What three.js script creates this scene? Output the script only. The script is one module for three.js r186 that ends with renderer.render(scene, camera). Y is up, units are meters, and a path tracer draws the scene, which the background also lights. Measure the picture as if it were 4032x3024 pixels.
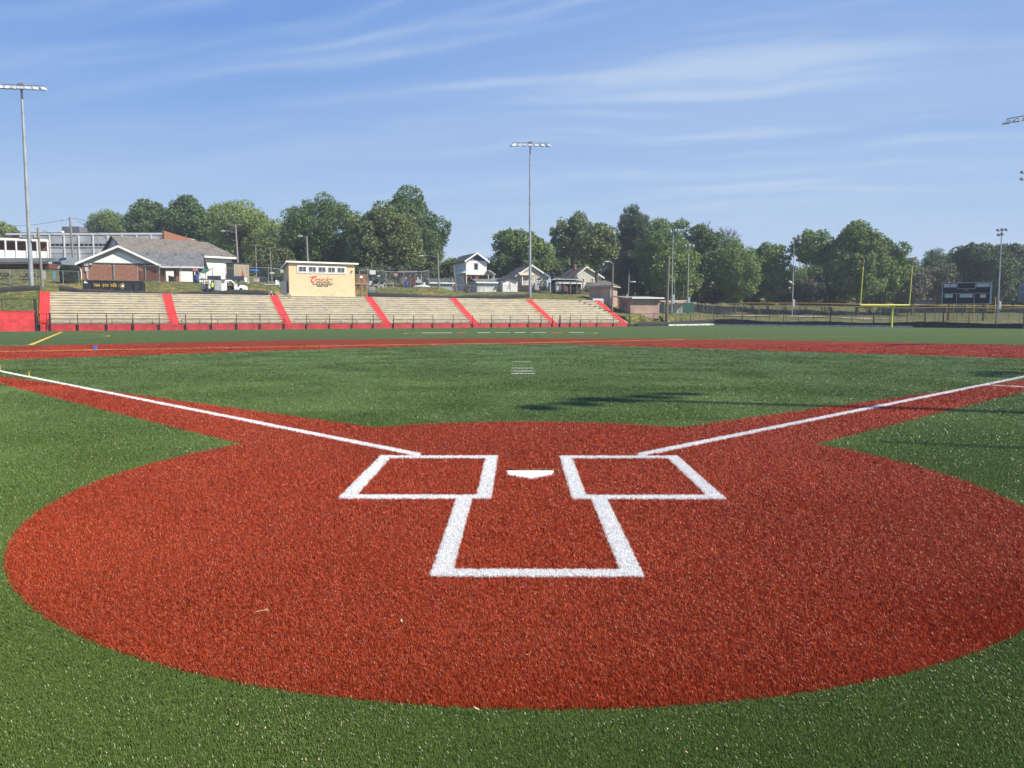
import * as THREE from 'three';
import { mergeGeometries } from 'three/addons/utils/BufferGeometryUtils.js';
import { RoundedBoxGeometry } from 'three/addons/geometries/RoundedBoxGeometry.js';
import { MarchingCubes } from 'three/addons/objects/MarchingCubes.js';
import { FontLoader } from 'three/addons/loaders/FontLoader.js';
import { TextGeometry } from 'three/addons/geometries/TextGeometry.js';

// ---------------------------------------------------------------- camera, sky, sun, exposure
const F = 3103.6, PITCH = 0.0844, ROLL = -0.0009, YAW = -0.0094, EYE = 1.4414, CX = -0.0973, CZ = 6.8631;
const scene = new THREE.Scene();
const camera = new THREE.PerspectiveCamera(51.948, 4 / 3, 0.1, 5000);
camera.rotation.order = 'YXZ';
camera.position.set(CX, EYE, CZ);
camera.rotation.set(-PITCH, -YAW, ROLL);

const renderer = new THREE.WebGLRenderer({ antialias: true });
renderer.toneMapping = THREE.LinearToneMapping;
renderer.toneMappingExposure = 1.5;
renderer.shadowMap.enabled = true;
renderer.setSize(1024, 768);

const SUN_ALT = 43 * Math.PI / 180, SUNX = 0.954, SUNZ = 0.299;
const sunDir = new THREE.Vector3(SUNX * Math.cos(SUN_ALT), Math.sin(SUN_ALT), SUNZ * Math.cos(SUN_ALT)).normalize();
const sun = new THREE.DirectionalLight(new THREE.Color().setRGB(1.0, 0.92, 0.76), 5.0);
sun.position.copy(sunDir).multiplyScalar(400).add(new THREE.Vector3(0, 0, -90));
sun.target.position.set(0, 0, -90);
sun.castShadow = true;
sun.shadow.mapSize.set(4096, 4096);
Object.assign(sun.shadow.camera, { left: -180, right: 180, top: 160, bottom: -160, near: 10, far: 900 });
scene.add(sun, sun.target);

// seeded random numbers and periodic noise
function rngOf(seed) { let a = seed >>> 0; return () => { a = (a + 0x6D2B79F5) | 0; let t = Math.imul(a ^ (a >>> 15), 1 | a); t = (t + Math.imul(t ^ (t >>> 7), 61 | t)) ^ t; return ((t ^ (t >>> 14)) >>> 0) / 4294967296; }; }
const hash = (x, y, s) => { let h = Math.imul(x, 374761393) + Math.imul(y, 668265263) + Math.imul(s, 2147483647 - 5); h = Math.imul(h ^ (h >>> 13), 1274126177); return ((h ^ (h >>> 16)) >>> 0) / 4294967296; };
const md = (a, n) => ((a % n) + n) % n;
function vnoise(x, y, px, py, s) {
  const xi = Math.floor(x), yi = Math.floor(y), fx = x - xi, fy = y - yi, u = fx * fx * (3 - 2 * fx), v = fy * fy * (3 - 2 * fy);
  const a = hash(md(xi, px), md(yi, py), s), b = hash(md(xi + 1, px), md(yi, py), s), c = hash(md(xi, px), md(yi + 1, py), s), d = hash(md(xi + 1, px), md(yi + 1, py), s);
  return a + (b - a) * u + (c - a) * v + (a - b - c + d) * u * v;
}
function fbm(x, y, px, py, s, oct = 4) { let f = 0, a = 0.5, n = 0; for (let i = 0; i < oct; i++) { f += a * vnoise(x, y, px, py, s + i * 17); n += a; x *= 2; y *= 2; px *= 2; py *= 2; a *= 0.5; } return f / n; }
const lerp = (a, b, t) => a + (b - a) * t, clamp = (x, a = 0, b = 1) => Math.min(b, Math.max(a, x)), smooth = (a, b, x) => { const t = clamp((x - a) / (b - a)); return t * t * (3 - 2 * t); };

// blue sky with thin cirrus, the same all round
{
  const W = 2048, H = 1024, data = new Float32Array(W * H * 4);
  const s2l = (c) => { c /= 255; return c <= 0.04045 ? c / 12.92 : ((c + 0.055) / 1.055) ** 2.4; };
  const stops = [[-90, 150, 160, 168], [-2, 176, 196, 222], [0, 200, 217, 236], [4.5, 185, 209, 238], [9, 164, 195, 236], [15, 132, 171, 230], [21, 101, 147, 221], [35, 82, 130, 208], [90, 60, 108, 192]];
  for (let j = 0; j < H; j++) {
    const el = ((j + 0.5) / H - 0.5) * 180, y = Math.sin(el * Math.PI / 180), cosE = Math.cos(el * Math.PI / 180);
    let k = 0; while (k < stops.length - 2 && el > stops[k + 1][0]) k++;
    const A = stops[k], B = stops[k + 1], t = clamp((el - A[0]) / (B[0] - A[0]));
    const base = [1, 2, 3].map((i) => lerp(A[i], B[i], t));
    for (let i = 0; i < W; i++) {
      const az = ((i + 0.5) / W - 0.5) * 2 * Math.PI, x = Math.cos(az) * cosE, z = Math.sin(az) * cosE;
      let c = 0;
      if (y > 0.004) {
        const q = 1 / (y + 0.07), px = x * q, pz = z * q;
        const ca = 0.96, sa = -0.28, a0 = px * ca - pz * sa, b0 = px * sa + pz * ca;
        const wob = (fbm(a0 * 0.3 + 50, b0 * 0.3 + 50, 4096, 4096, 5, 4) - 0.5) * 2.6, wob2 = (fbm(a0 * 1.1 + 70, b0 * 1.1 + 20, 4096, 4096, 6, 3) - 0.5) * 1.3;
        const n1 = fbm(a0 * 0.4 + 90, b0 * 1.5 + wob + 90, 4096, 4096, 11, 5), n2 = fbm(a0 * 0.8 + 10, b0 * 5.5 + wob * 3 + wob2 + 30, 4096, 4096, 23, 6), n3 = fbm(a0 * 1.6 + 44, b0 * 13 + wob * 7 + wob2 * 2 + 12, 4096, 4096, 29, 5), big = fbm(a0 * 0.25 + 7, b0 * 0.45 + 3, 4096, 4096, 31, 3);
        c = smooth(0.28, 0.72, n1 * 0.5 + n2 * 0.2 + big * 0.3) * 0.40 + smooth(0.44, 0.78, n2 * 0.65 + n3 * 0.35) * smooth(0.36, 0.64, big) * 0.42 + smooth(0.5, 0.8, n3) * smooth(0.45, 0.6, n1) * 0.12;
        c *= smooth(0.0, 0.1, y);
      }
      c = clamp(c, 0, 0.75);
      const o = (j * W + i) * 4, cl = [206, 221, 243];
      for (let m = 0; m < 3; m++) data[o + m] = s2l(lerp(base[m], cl[m], c)) / 1.52;
      data[o + 3] = 1;
    }
  }
  const t = new THREE.DataTexture(data, W, H, THREE.RGBAFormat, THREE.FloatType);
  t.mapping = THREE.EquirectangularReflectionMapping; t.magFilter = t.minFilter = THREE.LinearFilter; t.wrapS = THREE.RepeatWrapping; t.needsUpdate = true;
  scene.background = t; scene.environment = t;
}
scene.fog = new THREE.FogExp2(new THREE.Color().setRGB(0.72, 0.82, 0.95), 0.0004);

// ---------------------------------------------------------------- from photo pixels to places
const cyw = Math.cos(YAW), syw = Math.sin(YAW), cpt = Math.cos(PITCH), spt = Math.sin(PITCH);
const V = (x, y, z) => new THREE.Vector3(x, y, z);
const R2 = (right, fwd) => [CX + right * cyw + fwd * syw, CZ + right * syw - fwd * cyw];      // lateral and forward metres to x, z
const fwdOf = (x, z) => (x - CX) * syw - (z - CZ) * cyw, rightOf = (x, z) => (x - CX) * cyw + (z - CZ) * syw;
const yAt = (v, Z) => { const m = (1512 - v) / F; return EYE + Z * (m * cpt - spt) / (cpt + m * spt); };
const P = (u, v, Z) => { const y = yAt(v, Z), d = Z * cpt - (y - EYE) * spt, [x, z] = R2((u - 2016) / F * d, Z); return V(x, y, z); };
const colOf = (x, z, y = 3) => 2016 + F * rightOf(x, z) / (fwdOf(x, z) * cpt - (y - EYE) * spt);
const px = (n, Z) => n * Z / F;
// the frame of the grandstand: s along it, t behind its foot
const TH = 0.518, DX = Math.cos(TH), DZ = -Math.sin(TH), NX = Math.sin(TH), NZ = Math.cos(TH), OX = -52.57, OZ = -78.984;
const st = (s, t, y = 0) => V(OX + DX * s - NX * t, y, OZ + DZ * s - NZ * t);
const toST = (x, z) => [(x - OX) * DX + (z - OZ) * DZ, -((x - OX) * NX + (z - OZ) * NZ)];
const sAt = (u, t, y = 2) => { let a = -40, b = 160; for (let i = 0; i < 40; i++) { const m = (a + b) / 2, p = st(m, t); (colOf(p.x, p.z, y) < u ? (a = m) : (b = m)); } return (a + b) / 2; };
const tAtS = (u, s, y = 1) => { let a = -72, b = 60; for (let i = 0; i < 40; i++) { const m = (a + b) / 2, p = st(s, m); (colOf(p.x, p.z, y) > u ? (a = m) : (b = m)); } return (a + b) / 2; };
const yv = (v, p) => yAt(v, fwdOf(p.x, p.z));

// ---------------------------------------------------------------- textures and materials
function tex(w, h, metresX, metresY, fn, srgb = true) {
  const d = new Uint8Array(w * h * 4);
  for (let j = 0; j < h; j++) for (let i = 0; i < w; i++) { let c = fn(i / w, j / h, i, j); if (!Array.isArray(c)) c = [c, c, c]; const o = (j * w + i) * 4; for (let k = 0; k < 3; k++) d[o + k] = clamp(c[k]) * 255; d[o + 3] = 255; }
  const t = new THREE.DataTexture(d, w, h); t.wrapS = t.wrapT = THREE.RepeatWrapping; t.magFilter = THREE.LinearFilter; t.minFilter = THREE.LinearMipmapLinearFilter; t.generateMipmaps = true;
  if (srgb) t.colorSpace = THREE.SRGBColorSpace; t.repeat.set(1 / metresX, 1 / metresY); t.needsUpdate = true; return t;
}
const T = {};
T.turf = tex(1024, 1024, 2.6, 2.6, (x, y, i, j) => { const a = hash(i >> 1, j >> 2, 3), b = fbm(x * 90, y * 60, 90, 60, 7, 3), c = fbm(x * 6, y * 6, 6, 6, 9, 4); return 0.44 + 0.34 * a * a + 0.5 * (b - 0.5) + 0.26 * c; });
T.turfBump = tex(1024, 1024, 2.6, 2.6, (x, y, i, j) => 0.5 * hash(i >> 1, j >> 1, 3) + 0.5 * fbm(x * 120, y * 120, 120, 120, 7, 2), false);
T.bank = tex(1024, 1024, 17, 17, (x, y, i, j) => {
  const a = fbm(x * 9, y * 9, 9, 9, 3, 5), b = fbm(x * 60, y * 60, 60, 60, 5, 4), c = fbm(x * 22, y * 40, 22, 40, 8, 4), g = smooth(0.38, 0.66, a * 0.6 + c * 0.4), l = 0.62 + 0.75 * (b - 0.5) + 0.35 * (hash(i >> 1, j >> 1, 4) - 0.5);
  return [lerp(0.60, 0.82, g) * l * 1.25, lerp(0.68, 0.78, g) * l * 1.25, lerp(0.36, 0.52, g) * l * 1.25];
});
T.noise = tex(512, 512, 3, 3, (x, y) => 0.74 + 0.3 * fbm(x * 8, y * 8, 8, 8, 3, 6));
T.coarse = tex(512, 512, 9, 9, (x, y, i, j) => 0.66 + 0.36 * fbm(x * 6, y * 6, 6, 6, 3, 7) + 0.08 * (hash(i, j, 1) - 0.5));
T.concrete = tex(2048, 512, 19, 2.4, (x, y, i, j) => {
  const a = fbm(x * 26, y * 5, 26, 5, 3, 6), b = fbm(x * 150, y * 24, 150, 24, 8, 3), c = smooth(0.52, 0.72, fbm(x * 34, y * 9, 34, 9, 77, 4)), l = 0.78 + 0.2 * a + 0.1 * (b - 0.5) + 0.08 * (hash(i, j, 2) - 0.5);
  const d = 1 - 0.1 * c; return [l * d, l * d * lerp(0.985, 1.0, c), l * d * lerp(0.95, 1.05, c)];
});
T.roof = tex(512, 512, 4, 4, (x, y, i, j) => 0.62 + 0.3 * hash(Math.floor(i / 18 + (Math.floor(j / 18) % 2) * 0.5), Math.floor(j / 18), 5) + 0.25 * (fbm(x * 6, y * 6, 6, 6, 3, 5) - 0.5) - (j % 18 < 2 ? 0.2 : 0));
T.siding = tex(64, 512, 2.4, 2.4, (x, y, i, j) => (j % 32 < 3 ? 0.74 : 0.97 + 0.03 * hash(i, j >> 4, 2)));
T.metalSheet = tex(512, 64, 2.4, 2.4, (x, y, i, j) => (i % 42 < 5 ? 0.8 : 0.96));
T.brick = tex(512, 512, 1.8, 1.8, (x, y, i, j) => {
  const row = Math.floor(j / 21.333), jj = j % 21.333, ii = (i + (row % 2) * 32) % 64, col = Math.floor((i + (row % 2) * 32) / 64) % 8, m = jj < 3 || ii < 3.4, k = 0.8 + 0.36 * hash(col, row, 6) + 0.14 * (fbm(x * 20, y * 20, 20, 20, 2, 3) - 0.5);
  return m ? [0.70, 0.64, 0.58] : [0.70 * k, 0.46 * k, 0.38 * k];
});
T.block = tex(1024, 1024, 3.2, 3.2, (x, y, i, j) => { const row = Math.floor(j / 64), ii = (i + (row % 2) * 64) % 128, m = j % 64 < 3 || ii < 3; return (m ? 0.86 : 0.95) + 0.08 * (fbm(x * 12, y * 12, 12, 12, 4, 5) - 0.5); });
T.wood = tex(128, 1024, 0.9, 3.6, (x, y, i, j) => 0.6 + 0.42 * fbm(x * 20, y * 4, 20, 4, 4, 5) + 0.1 * (hash(i, j >> 3, 2) - 0.5));
T.link = tex(128, 128, 0.16, 0.16, (x, y) => { const a = Math.abs(md((x + y) * 3, 1) - 0.5), b = Math.abs(md((x - y) * 3, 1) - 0.5); return a < 0.03 || b < 0.03 ? 1 : 0; }, false);

function mt(r, g, b, o = {}) { const { map, bump, bs, phys, ...q } = o; const M = phys ? THREE.MeshPhysicalMaterial : THREE.MeshStandardMaterial; const m = new M({ roughness: 0.8, metalness: 0, side: THREE.DoubleSide, ...q }); m.color.setRGB(r, g, b); if (map) m.map = T[map]; if (bump) { m.bumpMap = T[bump]; m.bumpScale = bs ?? 0.01; } return m; }
const M = {
  turfG: mt(0.175, 0.268, 0.10, { phys: true, specularIntensity: 0.15, map: 'turf', bump: 'turfBump', bs: 0.02, roughness: 1 }),
  turfR: mt(0.47, 0.105, 0.06, { phys: true, specularIntensity: 0.15, map: 'turf', bump: 'turfBump', bs: 0.02, roughness: 1 }),
  white: mt(0.80, 0.80, 0.80, { map: 'noise', roughness: 0.7 }), yellow: mt(0.78, 0.53, 0.06, { map: 'noise' }), yellowThin: mt(0.66, 0.40, 0.08, { map: 'noise' }), blue: mt(0.06, 0.10, 0.36, { map: 'noise' }),
  bank: mt(0.40, 0.365, 0.225, { map: 'bank', roughness: 0.95 }),
  concrete: mt(0.76, 0.70, 0.545, { map: 'concrete', roughness: 0.9 }), concreteGrey: mt(0.45, 0.44, 0.42, { map: 'noise', roughness: 0.9 }),
  red: mt(0.84, 0.065, 0.070, { map: 'noise', roughness: 0.6 }), redCurb: mt(0.62, 0.045, 0.06, { map: 'noise', roughness: 0.6 }),
  black: mt(0.018, 0.018, 0.02, { roughness: 0.5 }), blackFabric: mt(0.028, 0.03, 0.034, { map: 'noise', roughness: 0.7 }), dumpster: mt(0.022, 0.026, 0.035, { map: 'noise', roughness: 0.5 }),
  galv: mt(0.48, 0.51, 0.54, { roughness: 0.45, metalness: 0.35, map: 'noise' }), galvDark: mt(0.27, 0.28, 0.29, { roughness: 0.5, metalness: 0.3, map: 'noise' }), lampShell: mt(0.62, 0.64, 0.66, { roughness: 0.35, metalness: 0.3 }),
  link: mt(0.20, 0.21, 0.22, { roughness: 0.5, metalness: 0.4, transparent: true, alphaMap: T.link }), linkBlack: mt(0.02, 0.02, 0.02, { roughness: 0.6, transparent: true, alphaMap: T.link }),
  pole: mt(0.30, 0.25, 0.20, { map: 'wood', roughness: 0.9 }), poleGrey: mt(0.36, 0.34, 0.31, { map: 'wood', roughness: 0.9 }), deck: mt(0.42, 0.26, 0.13, { map: 'wood' }), plywood: mt(0.70, 0.52, 0.30, { map: 'wood' }), stake: mt(0.20, 0.17, 0.14),
  tan: mt(0.76, 0.60, 0.38, { map: 'block', roughness: 0.85 }), crackFill: mt(0.42, 0.36, 0.27, { roughness: 0.9 }), weatheredPly: mt(0.56, 0.47, 0.34, { map: 'wood' }), pink: mt(0.60, 0.41, 0.33, { map: 'coarse', roughness: 0.9 }), brick: mt(0.66, 0.60, 0.56, { map: 'brick', roughness: 0.9 }), brickDark: mt(0.30, 0.22, 0.2, { map: 'brick', roughness: 0.9 }),
  whiteWall: mt(0.80, 0.80, 0.80, { map: 'siding' }), whitePaint: mt(0.80, 0.80, 0.80, { roughness: 0.55 }), panel: mt(0.64, 0.66, 0.68, { map: 'coarse' }), panelLight: mt(0.76, 0.77, 0.78, { map: 'coarse' }), cream: mt(0.60, 0.58, 0.52, { map: 'siding' }), beige: mt(0.52, 0.46, 0.36, { map: 'siding' }), blueGrey: mt(0.33, 0.40, 0.47, { map: 'metalSheet' }), navySiding: mt(0.075, 0.10, 0.14, { map: 'metalSheet' }),
  roofGrey: mt(0.26, 0.27, 0.28, { map: 'roof', roughness: 0.95 }), roofBrown: mt(0.27, 0.23, 0.19, { map: 'roof', roughness: 0.95 }), roofTaupe: mt(0.30, 0.27, 0.235, { map: 'roof', roughness: 0.95 }), roofDark: mt(0.10, 0.11, 0.125, { map: 'roof', roughness: 0.95 }), roofRed: mt(0.20, 0.10, 0.08, { map: 'roof', roughness: 0.95 }), roofFlat: mt(0.30, 0.31, 0.32, { map: 'coarse', roughness: 0.9 }), roofGreen: mt(0.17, 0.20, 0.18, { map: 'roof', roughness: 0.9 }),
  glass: mt(0.03, 0.035, 0.045, { roughness: 0.08 }), glassGrey: mt(0.09, 0.10, 0.115, { roughness: 0.12 }), dark: mt(0.03, 0.03, 0.03), doorGrey: mt(0.10, 0.11, 0.125), rubber: mt(0.02, 0.02, 0.02), carSilver: mt(0.30, 0.36, 0.42, { phys: true, roughness: 0.3, metalness: 0.4, clearcoat: 0.7 }), truckWhite: mt(0.80, 0.81, 0.82, { phys: true, roughness: 0.35, clearcoat: 0.6 }), aluminium: mt(0.55, 0.57, 0.59, { roughness: 0.5, metalness: 0.5, map: 'noise' }),
  goal: mt(0.72, 0.72, 0.10, { roughness: 0.45 }), goalTip: mt(0.33, 0.16, 0.12), cap: mt(0.70, 0.45, 0.09, { roughness: 0.5 }), green: mt(0.035, 0.13, 0.085), navy: mt(0.03, 0.055, 0.11), barrelBlue: mt(0.02, 0.05, 0.22), umbBlue: mt(0.02, 0.16, 0.62), umbRed: mt(0.62, 0.04, 0.05), sky: mt(0.13, 0.42, 0.62), plastic: mt(0.80, 0.80, 0.80, { roughness: 0.5 }), signWhite: mt(0.80, 0.80, 0.80), signPink: mt(0.70, 0.34, 0.36), shade: mt(0.03, 0.14, 0.10), board: mt(0.010, 0.013, 0.018, { phys: true, roughness: 0.8, specularIntensity: 0.3 }), boardTrim: mt(0.34, 0.38, 0.42), strip: mt(0.60, 0.62, 0.65), goldText: mt(0.62, 0.38, 0.04), textRed: mt(0.50, 0.02, 0.02), textBlack: mt(0.02, 0.02, 0.02), scaffold: mt(0.72, 0.48, 0.10), hivis: mt(0.45, 0.80, 0.06), rust: mt(0.25, 0.09, 0.06), dirt: mt(0.50, 0.42, 0.30, { map: 'coarse' }), curb: mt(0.66, 0.68, 0.68, { map: 'noise' }), wire: mt(0.05, 0.05, 0.055), bark: mt(0.12, 0.095, 0.075, { map: 'wood', roughness: 0.95 }), barkGrey: mt(0.22, 0.20, 0.18, { map: 'wood', roughness: 0.95 }),
};

// ---------------------------------------------------------------- builders
const taken = new Map();
const numbered = (n) => { const k = taken.get(n) ?? 0; taken.set(n, k + 1); return k ? `${n}_${String(k).padStart(3, '0')}` : n; };
function metric(g) {           // texture coordinates in metres on every face
  if (g.index) g = g.toNonIndexed();
  const p = g.attributes.position, uv = new Float32Array(p.count * 2), a = V(0, 0, 0), b = V(0, 0, 0), c = V(0, 0, 0), n = V(0, 0, 0);
  for (let i = 0; i < p.count; i += 3) {
    a.fromBufferAttribute(p, i); b.fromBufferAttribute(p, i + 1); c.fromBufferAttribute(p, i + 2);
    n.copy(b).sub(a).cross(c.clone().sub(a)); const ax = Math.abs(n.x), ay = Math.abs(n.y), az = Math.abs(n.z);
    for (let k = 0; k < 3; k++) { const q = [a, b, c][k], o = (i + k) * 2; if (ay >= ax && ay >= az) { uv[o] = q.x; uv[o + 1] = q.z; } else if (ax > az) { uv[o] = q.z; uv[o + 1] = q.y; } else { uv[o] = q.x; uv[o + 1] = q.y; } }
  }
  g.setAttribute('uv', new THREE.BufferAttribute(uv, 2)); return g;
}
const plain = (g) => { const q = g.index ? g.toNonIndexed() : g; for (const k of Object.keys(q.attributes)) if (!['position', 'normal', 'uv'].includes(k)) q.deleteAttribute(k); if (!q.attributes.normal) q.computeVertexNormals(); if (!q.attributes.uv) q.setAttribute('uv', new THREE.BufferAttribute(new Float32Array(q.attributes.position.count * 2), 2)); return q; };
const join = (...gs) => { const f = gs.flat().filter(Boolean).map(plain); return f.length > 1 ? mergeGeometries(f) : f[0]; };
const bx = (x0, x1, y0, y1, z0, z1) => new THREE.BoxGeometry(Math.abs(x1 - x0), Math.abs(y1 - y0), Math.abs(z1 - z0)).translate((x0 + x1) / 2, (y0 + y1) / 2, (z0 + z1) / 2);
const rb = (x0, x1, y0, y1, z0, z1, r = 0.04) => new RoundedBoxGeometry(Math.abs(x1 - x0), Math.abs(y1 - y0), Math.abs(z1 - z0), 2, r).translate((x0 + x1) / 2, (y0 + y1) / 2, (z0 + z1) / 2);
const UPV = V(0, 1, 0);
function bar(a, b, r, r2 = r, seg = 8) { const d = b.clone().sub(a), L = d.length(), g = new THREE.CylinderGeometry(r2, r, L, seg); g.applyQuaternion(new THREE.Quaternion().setFromUnitVectors(UPV, d.normalize())); const c = a.clone().add(b).multiplyScalar(0.5); return g.translate(c.x, c.y, c.z); }
const tube = (pts, r, n = 24, seg = 6) => new THREE.TubeGeometry(new THREE.CatmullRomCurve3(pts), n, r, seg);
function prism(pts, z0, z1) { const s = new THREE.Shape(); pts.forEach(([x, y], i) => (i ? s.lineTo(x, y) : s.moveTo(x, y))); return new THREE.ExtrudeGeometry(s, { depth: z1 - z0, bevelEnabled: false }).translate(0, 0, z0); }
function slab(a, b, c, d, th) { // four corners, thickness upward along the normal
  const n = b.clone().sub(a).cross(d.clone().sub(a)).normalize().multiplyScalar(th), q = [a, b, c, d, ...[a, b, c, d].map((p) => p.clone().add(n))], f = [[0, 3, 2, 1], [4, 5, 6, 7], [0, 1, 5, 4], [1, 2, 6, 5], [2, 3, 7, 6], [3, 0, 4, 7]], o = [];
  for (const [i, j, k, l] of f) for (const m of [i, j, k, i, k, l]) o.push(q[m].x, q[m].y, q[m].z);
  const g = new THREE.BufferGeometry(); g.setAttribute('position', new THREE.Float32BufferAttribute(o, 3)); g.computeVertexNormals(); return g;
}
function part(parent, name, geo, mat, label) {
  let g = Array.isArray(geo) ? join(geo) : geo; if (mat.map || mat.alphaMap || mat.bumpMap) g = metric(plain(g));
  const m = new THREE.Mesh(g, mat); m.name = name; m.castShadow = m.receiveShadow = true; if (label) m.userData.label = label; parent.add(m); return m;
}
function thing(name, label, category, pos, turn = 0, group) {
  const o = new THREE.Group(); o.name = numbered(name); if (pos) o.position.copy(pos); o.rotation.y = turn; o.userData = { label, category }; if (group) o.userData.group = group; scene.add(o); return o;
}
function solo(name, label, category, geo, mat, pos, turn = 0, group) { const m = part(scene, numbered(name), geo, mat); if (pos) m.position.copy(pos); m.rotation.y = turn; m.userData = { label, category }; if (group) m.userData.group = group; return m; }
function struct(name, geo, mat, label, category) { const m = part(scene, numbered(name), geo, mat); m.userData = { kind: 'structure', label, category }; return m; }
function copyOf(o, pos, turn, label) { const c = o.clone(); c.name = numbered(o.name.replace(/_\d{3}$/, '')); c.position.copy(pos); c.rotation.y = turn; c.userData = { ...o.userData, label: label ?? o.userData.label }; scene.add(c); return c; }
function win(parent, x0, x1, y0, y1, z, fw = 0.07, nx = 1, ny = 1, fm = M.whitePaint, gm = M.glass, name = 'window') {
  const d = 0.05, gs = [bx(x0, x1, y0, y0 + fw, z, z + d), bx(x0, x1, y1 - fw, y1, z, z + d), bx(x0, x0 + fw, y0 + fw, y1 - fw, z, z + d), bx(x1 - fw, x1, y0 + fw, y1 - fw, z, z + d)];
  const ix = (x1 - x0 - 2 * fw), iy = (y1 - y0 - 2 * fw), mw = fw * 0.6;
  for (let i = 1; i < nx; i++) { const x = x0 + fw + ix * i / nx; gs.push(bx(x - mw / 2, x + mw / 2, y0 + fw, y1 - fw, z, z + d * 0.9)); }
  for (let i = 1; i < ny; i++) { const y = y0 + fw + iy * i / ny; gs.push(bx(x0 + fw, x1 - fw, y - mw / 2, y + mw / 2, z, z + d * 0.8)); }
  const w = part(parent, name, gs, fm);
  for (let i = 0; i < nx; i++) for (let j = 0; j < ny; j++) part(w, 'pane', bx(x0 + fw + ix * i / nx + mw / 2, x0 + fw + ix * (i + 1) / nx - mw / 2, y0 + fw + iy * j / ny + mw / 2, y0 + fw + iy * (j + 1) / ny - mw / 2, z + 0.004, z + 0.02), gm);
  return w;
}

// ---------------------------------------------------------------- ground
const yz = (rows) => rows.map(([Z, y, v]) => [Z, v ? yAt(y, Z) : y]);
const prof = [
  [-900, yz([[84, 2.05], [93, 1142, 1], [99, 1126, 1], [110, 1099, 1], [132, 1048, 1], [160, 10.5], [420, 14]])],
  [0, yz([[84, 2.05], [93, 1142, 1], [99, 1126, 1], [110, 1099, 1], [132, 1048, 1], [160, 10.5], [420, 14]])],
  [150, yz([[86, 2.05], [93.5, 1143, 1], [99, 1127, 1], [110, 1099, 1], [134, 1048, 1], [160, 10.6], [420, 14]])],
  [320, yz([[95.5, 4.4], [101.5, 4.5], [107, 1113, 1], [116, 1101, 1], [135, 8.6], [148, 1051, 1], [420, 14]])],
  [640, yz([[99, 4.4], [106, 4.45], [113, 6.6], [125, 6.9], [140, 8], [160, 9.6], [200, 14], [420, 22]])],
  [1000, yz([[105, 4.4], [111.5, 4.4], [118, 6.5], [135, 6.7], [150, 8.8], [190, 14], [420, 22]])],
  [1450, yz([[112.5, 4.35], [118.5, 4.4], [125, 6.2], [142, 6.4], [165, 9], [200, 13], [420, 20]])],
  [1730, yz([[118.5, 4.3], [124, 4.4], [130, 1128, 1], [148, 6.5], [170, 7.5], [210, 11], [420, 18]])],
  [1840, yz([[120.5, 4.3], [127, 4.6], [135, 5.1], [150, 6.3], [170, 6.9], [230, 10], [420, 16]])],
  [2050, yz([[125.5, 4.28], [132, 5], [150, 6.3], [170, 6.9], [230, 10], [420, 16]])],
  [2300, yz([[131, 4.2], [140, 5], [152, 5.9], [175, 6.4], [230, 10], [420, 16]])],
  [2370, yz([[125, 1.0], [132, 3.6], [139, 3.9], [152, 5.5], [175, 6.2], [230, 10], [420, 16]])],
  [2430, yz([[118, 0.1], [124, 1.0], [134, 1219, 1], [150, 4.6], [180, 6.0], [230, 10], [420, 16]])],
  [2520, yz([[119, 0.15], [124, 1262, 1], [129, 1240, 1], [133, 1.95], [160, 2.9], [185, 4.8], [220, 8], [240, 10], [420, 16]])],
  [2650, yz([[127, 0.25], [134, 1238, 1], [150, 2.1], [180, 3.2], [200, 5.2], [235, 9.5], [420, 16]])],
  [2800, yz([[141, 0.3], [150, 1.3], [165, 1.7], [178, 2.1], [200, 4.9], [235, 9.2], [420, 16]])],
  [3200, yz([[124, 0.15], [133, 0.95], [160, 1.6], [185, 2.2], [205, 4.8], [240, 9], [420, 16]])],
  [3600, yz([[107, 0.1], [116, 0.55], [150, 1.0], [180, 1.6], [205, 4], [240, 8.5], [420, 16]])],
  [4032, yz([[93, 0.0], [101, 0.35], [150, 0.9], [180, 1.2], [205, 3], [240, 8], [420, 16]])],
  [5200, yz([[70, 0.0], [90, 0.3], [150, 0.9], [180, 1.2], [205, 3], [240, 8], [420, 16]])],
];
const rowY = (r, Z) => { if (Z <= r[0][0]) return r[0][1]; for (let i = 1; i < r.length; i++) if (Z < r[i][0]) return lerp(r[i - 1][1], r[i][1], (Z - r[i - 1][0]) / (r[i][0] - r[i - 1][0])); return r[r.length - 1][1]; };
function tableY(x, z) {
  const Z = fwdOf(x, z); if (Z < 20) return -0.1;
  const u = clamp(colOf(x, z), -900, 5199); let i = 0; while (u > prof[i + 1][0]) i++;
  const k = (u - prof[i][0]) / (prof[i + 1][0] - prof[i][0]); return lerp(rowY(prof[i][1], Z), rowY(prof[i + 1][1], Z), k);
}
const SEND = 80.2, SF = 105;                                   // end of the stand, line of the far end fence
const tFront = (s) => (s < 81.4 ? -0.55 : -0.6 + (s - 81.4) / (SF - 81.4) * 7.6);
const fenceOut = (s, t) => t > tFront(s) + (s > SEND + 0.1 ? 1.2 : 0) || s > SF;
function groundY(x, z, s, t) {
  if (s === undefined) [s, t] = toST(x, z);
  if (s > -0.045 && s < SEND + 0.1 && t < 8.45) return -0.1;
  if (!fenceOut(s, t)) return -0.1;
  const b = (vnoise(x * 0.35 + 200, z * 0.35 + 400, 4096, 4096, 9) - 0.5) * 0.22 + (vnoise(x * 1.1 + 200, z * 1.1 + 400, 4096, 4096, 19) - 0.5) * 0.12;
  return tableY(x, z) + b;
}
const G = (u, Z) => { const p = P(u, 1240, Z); p.y = groundY(p.x, p.z); return p; };
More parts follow.
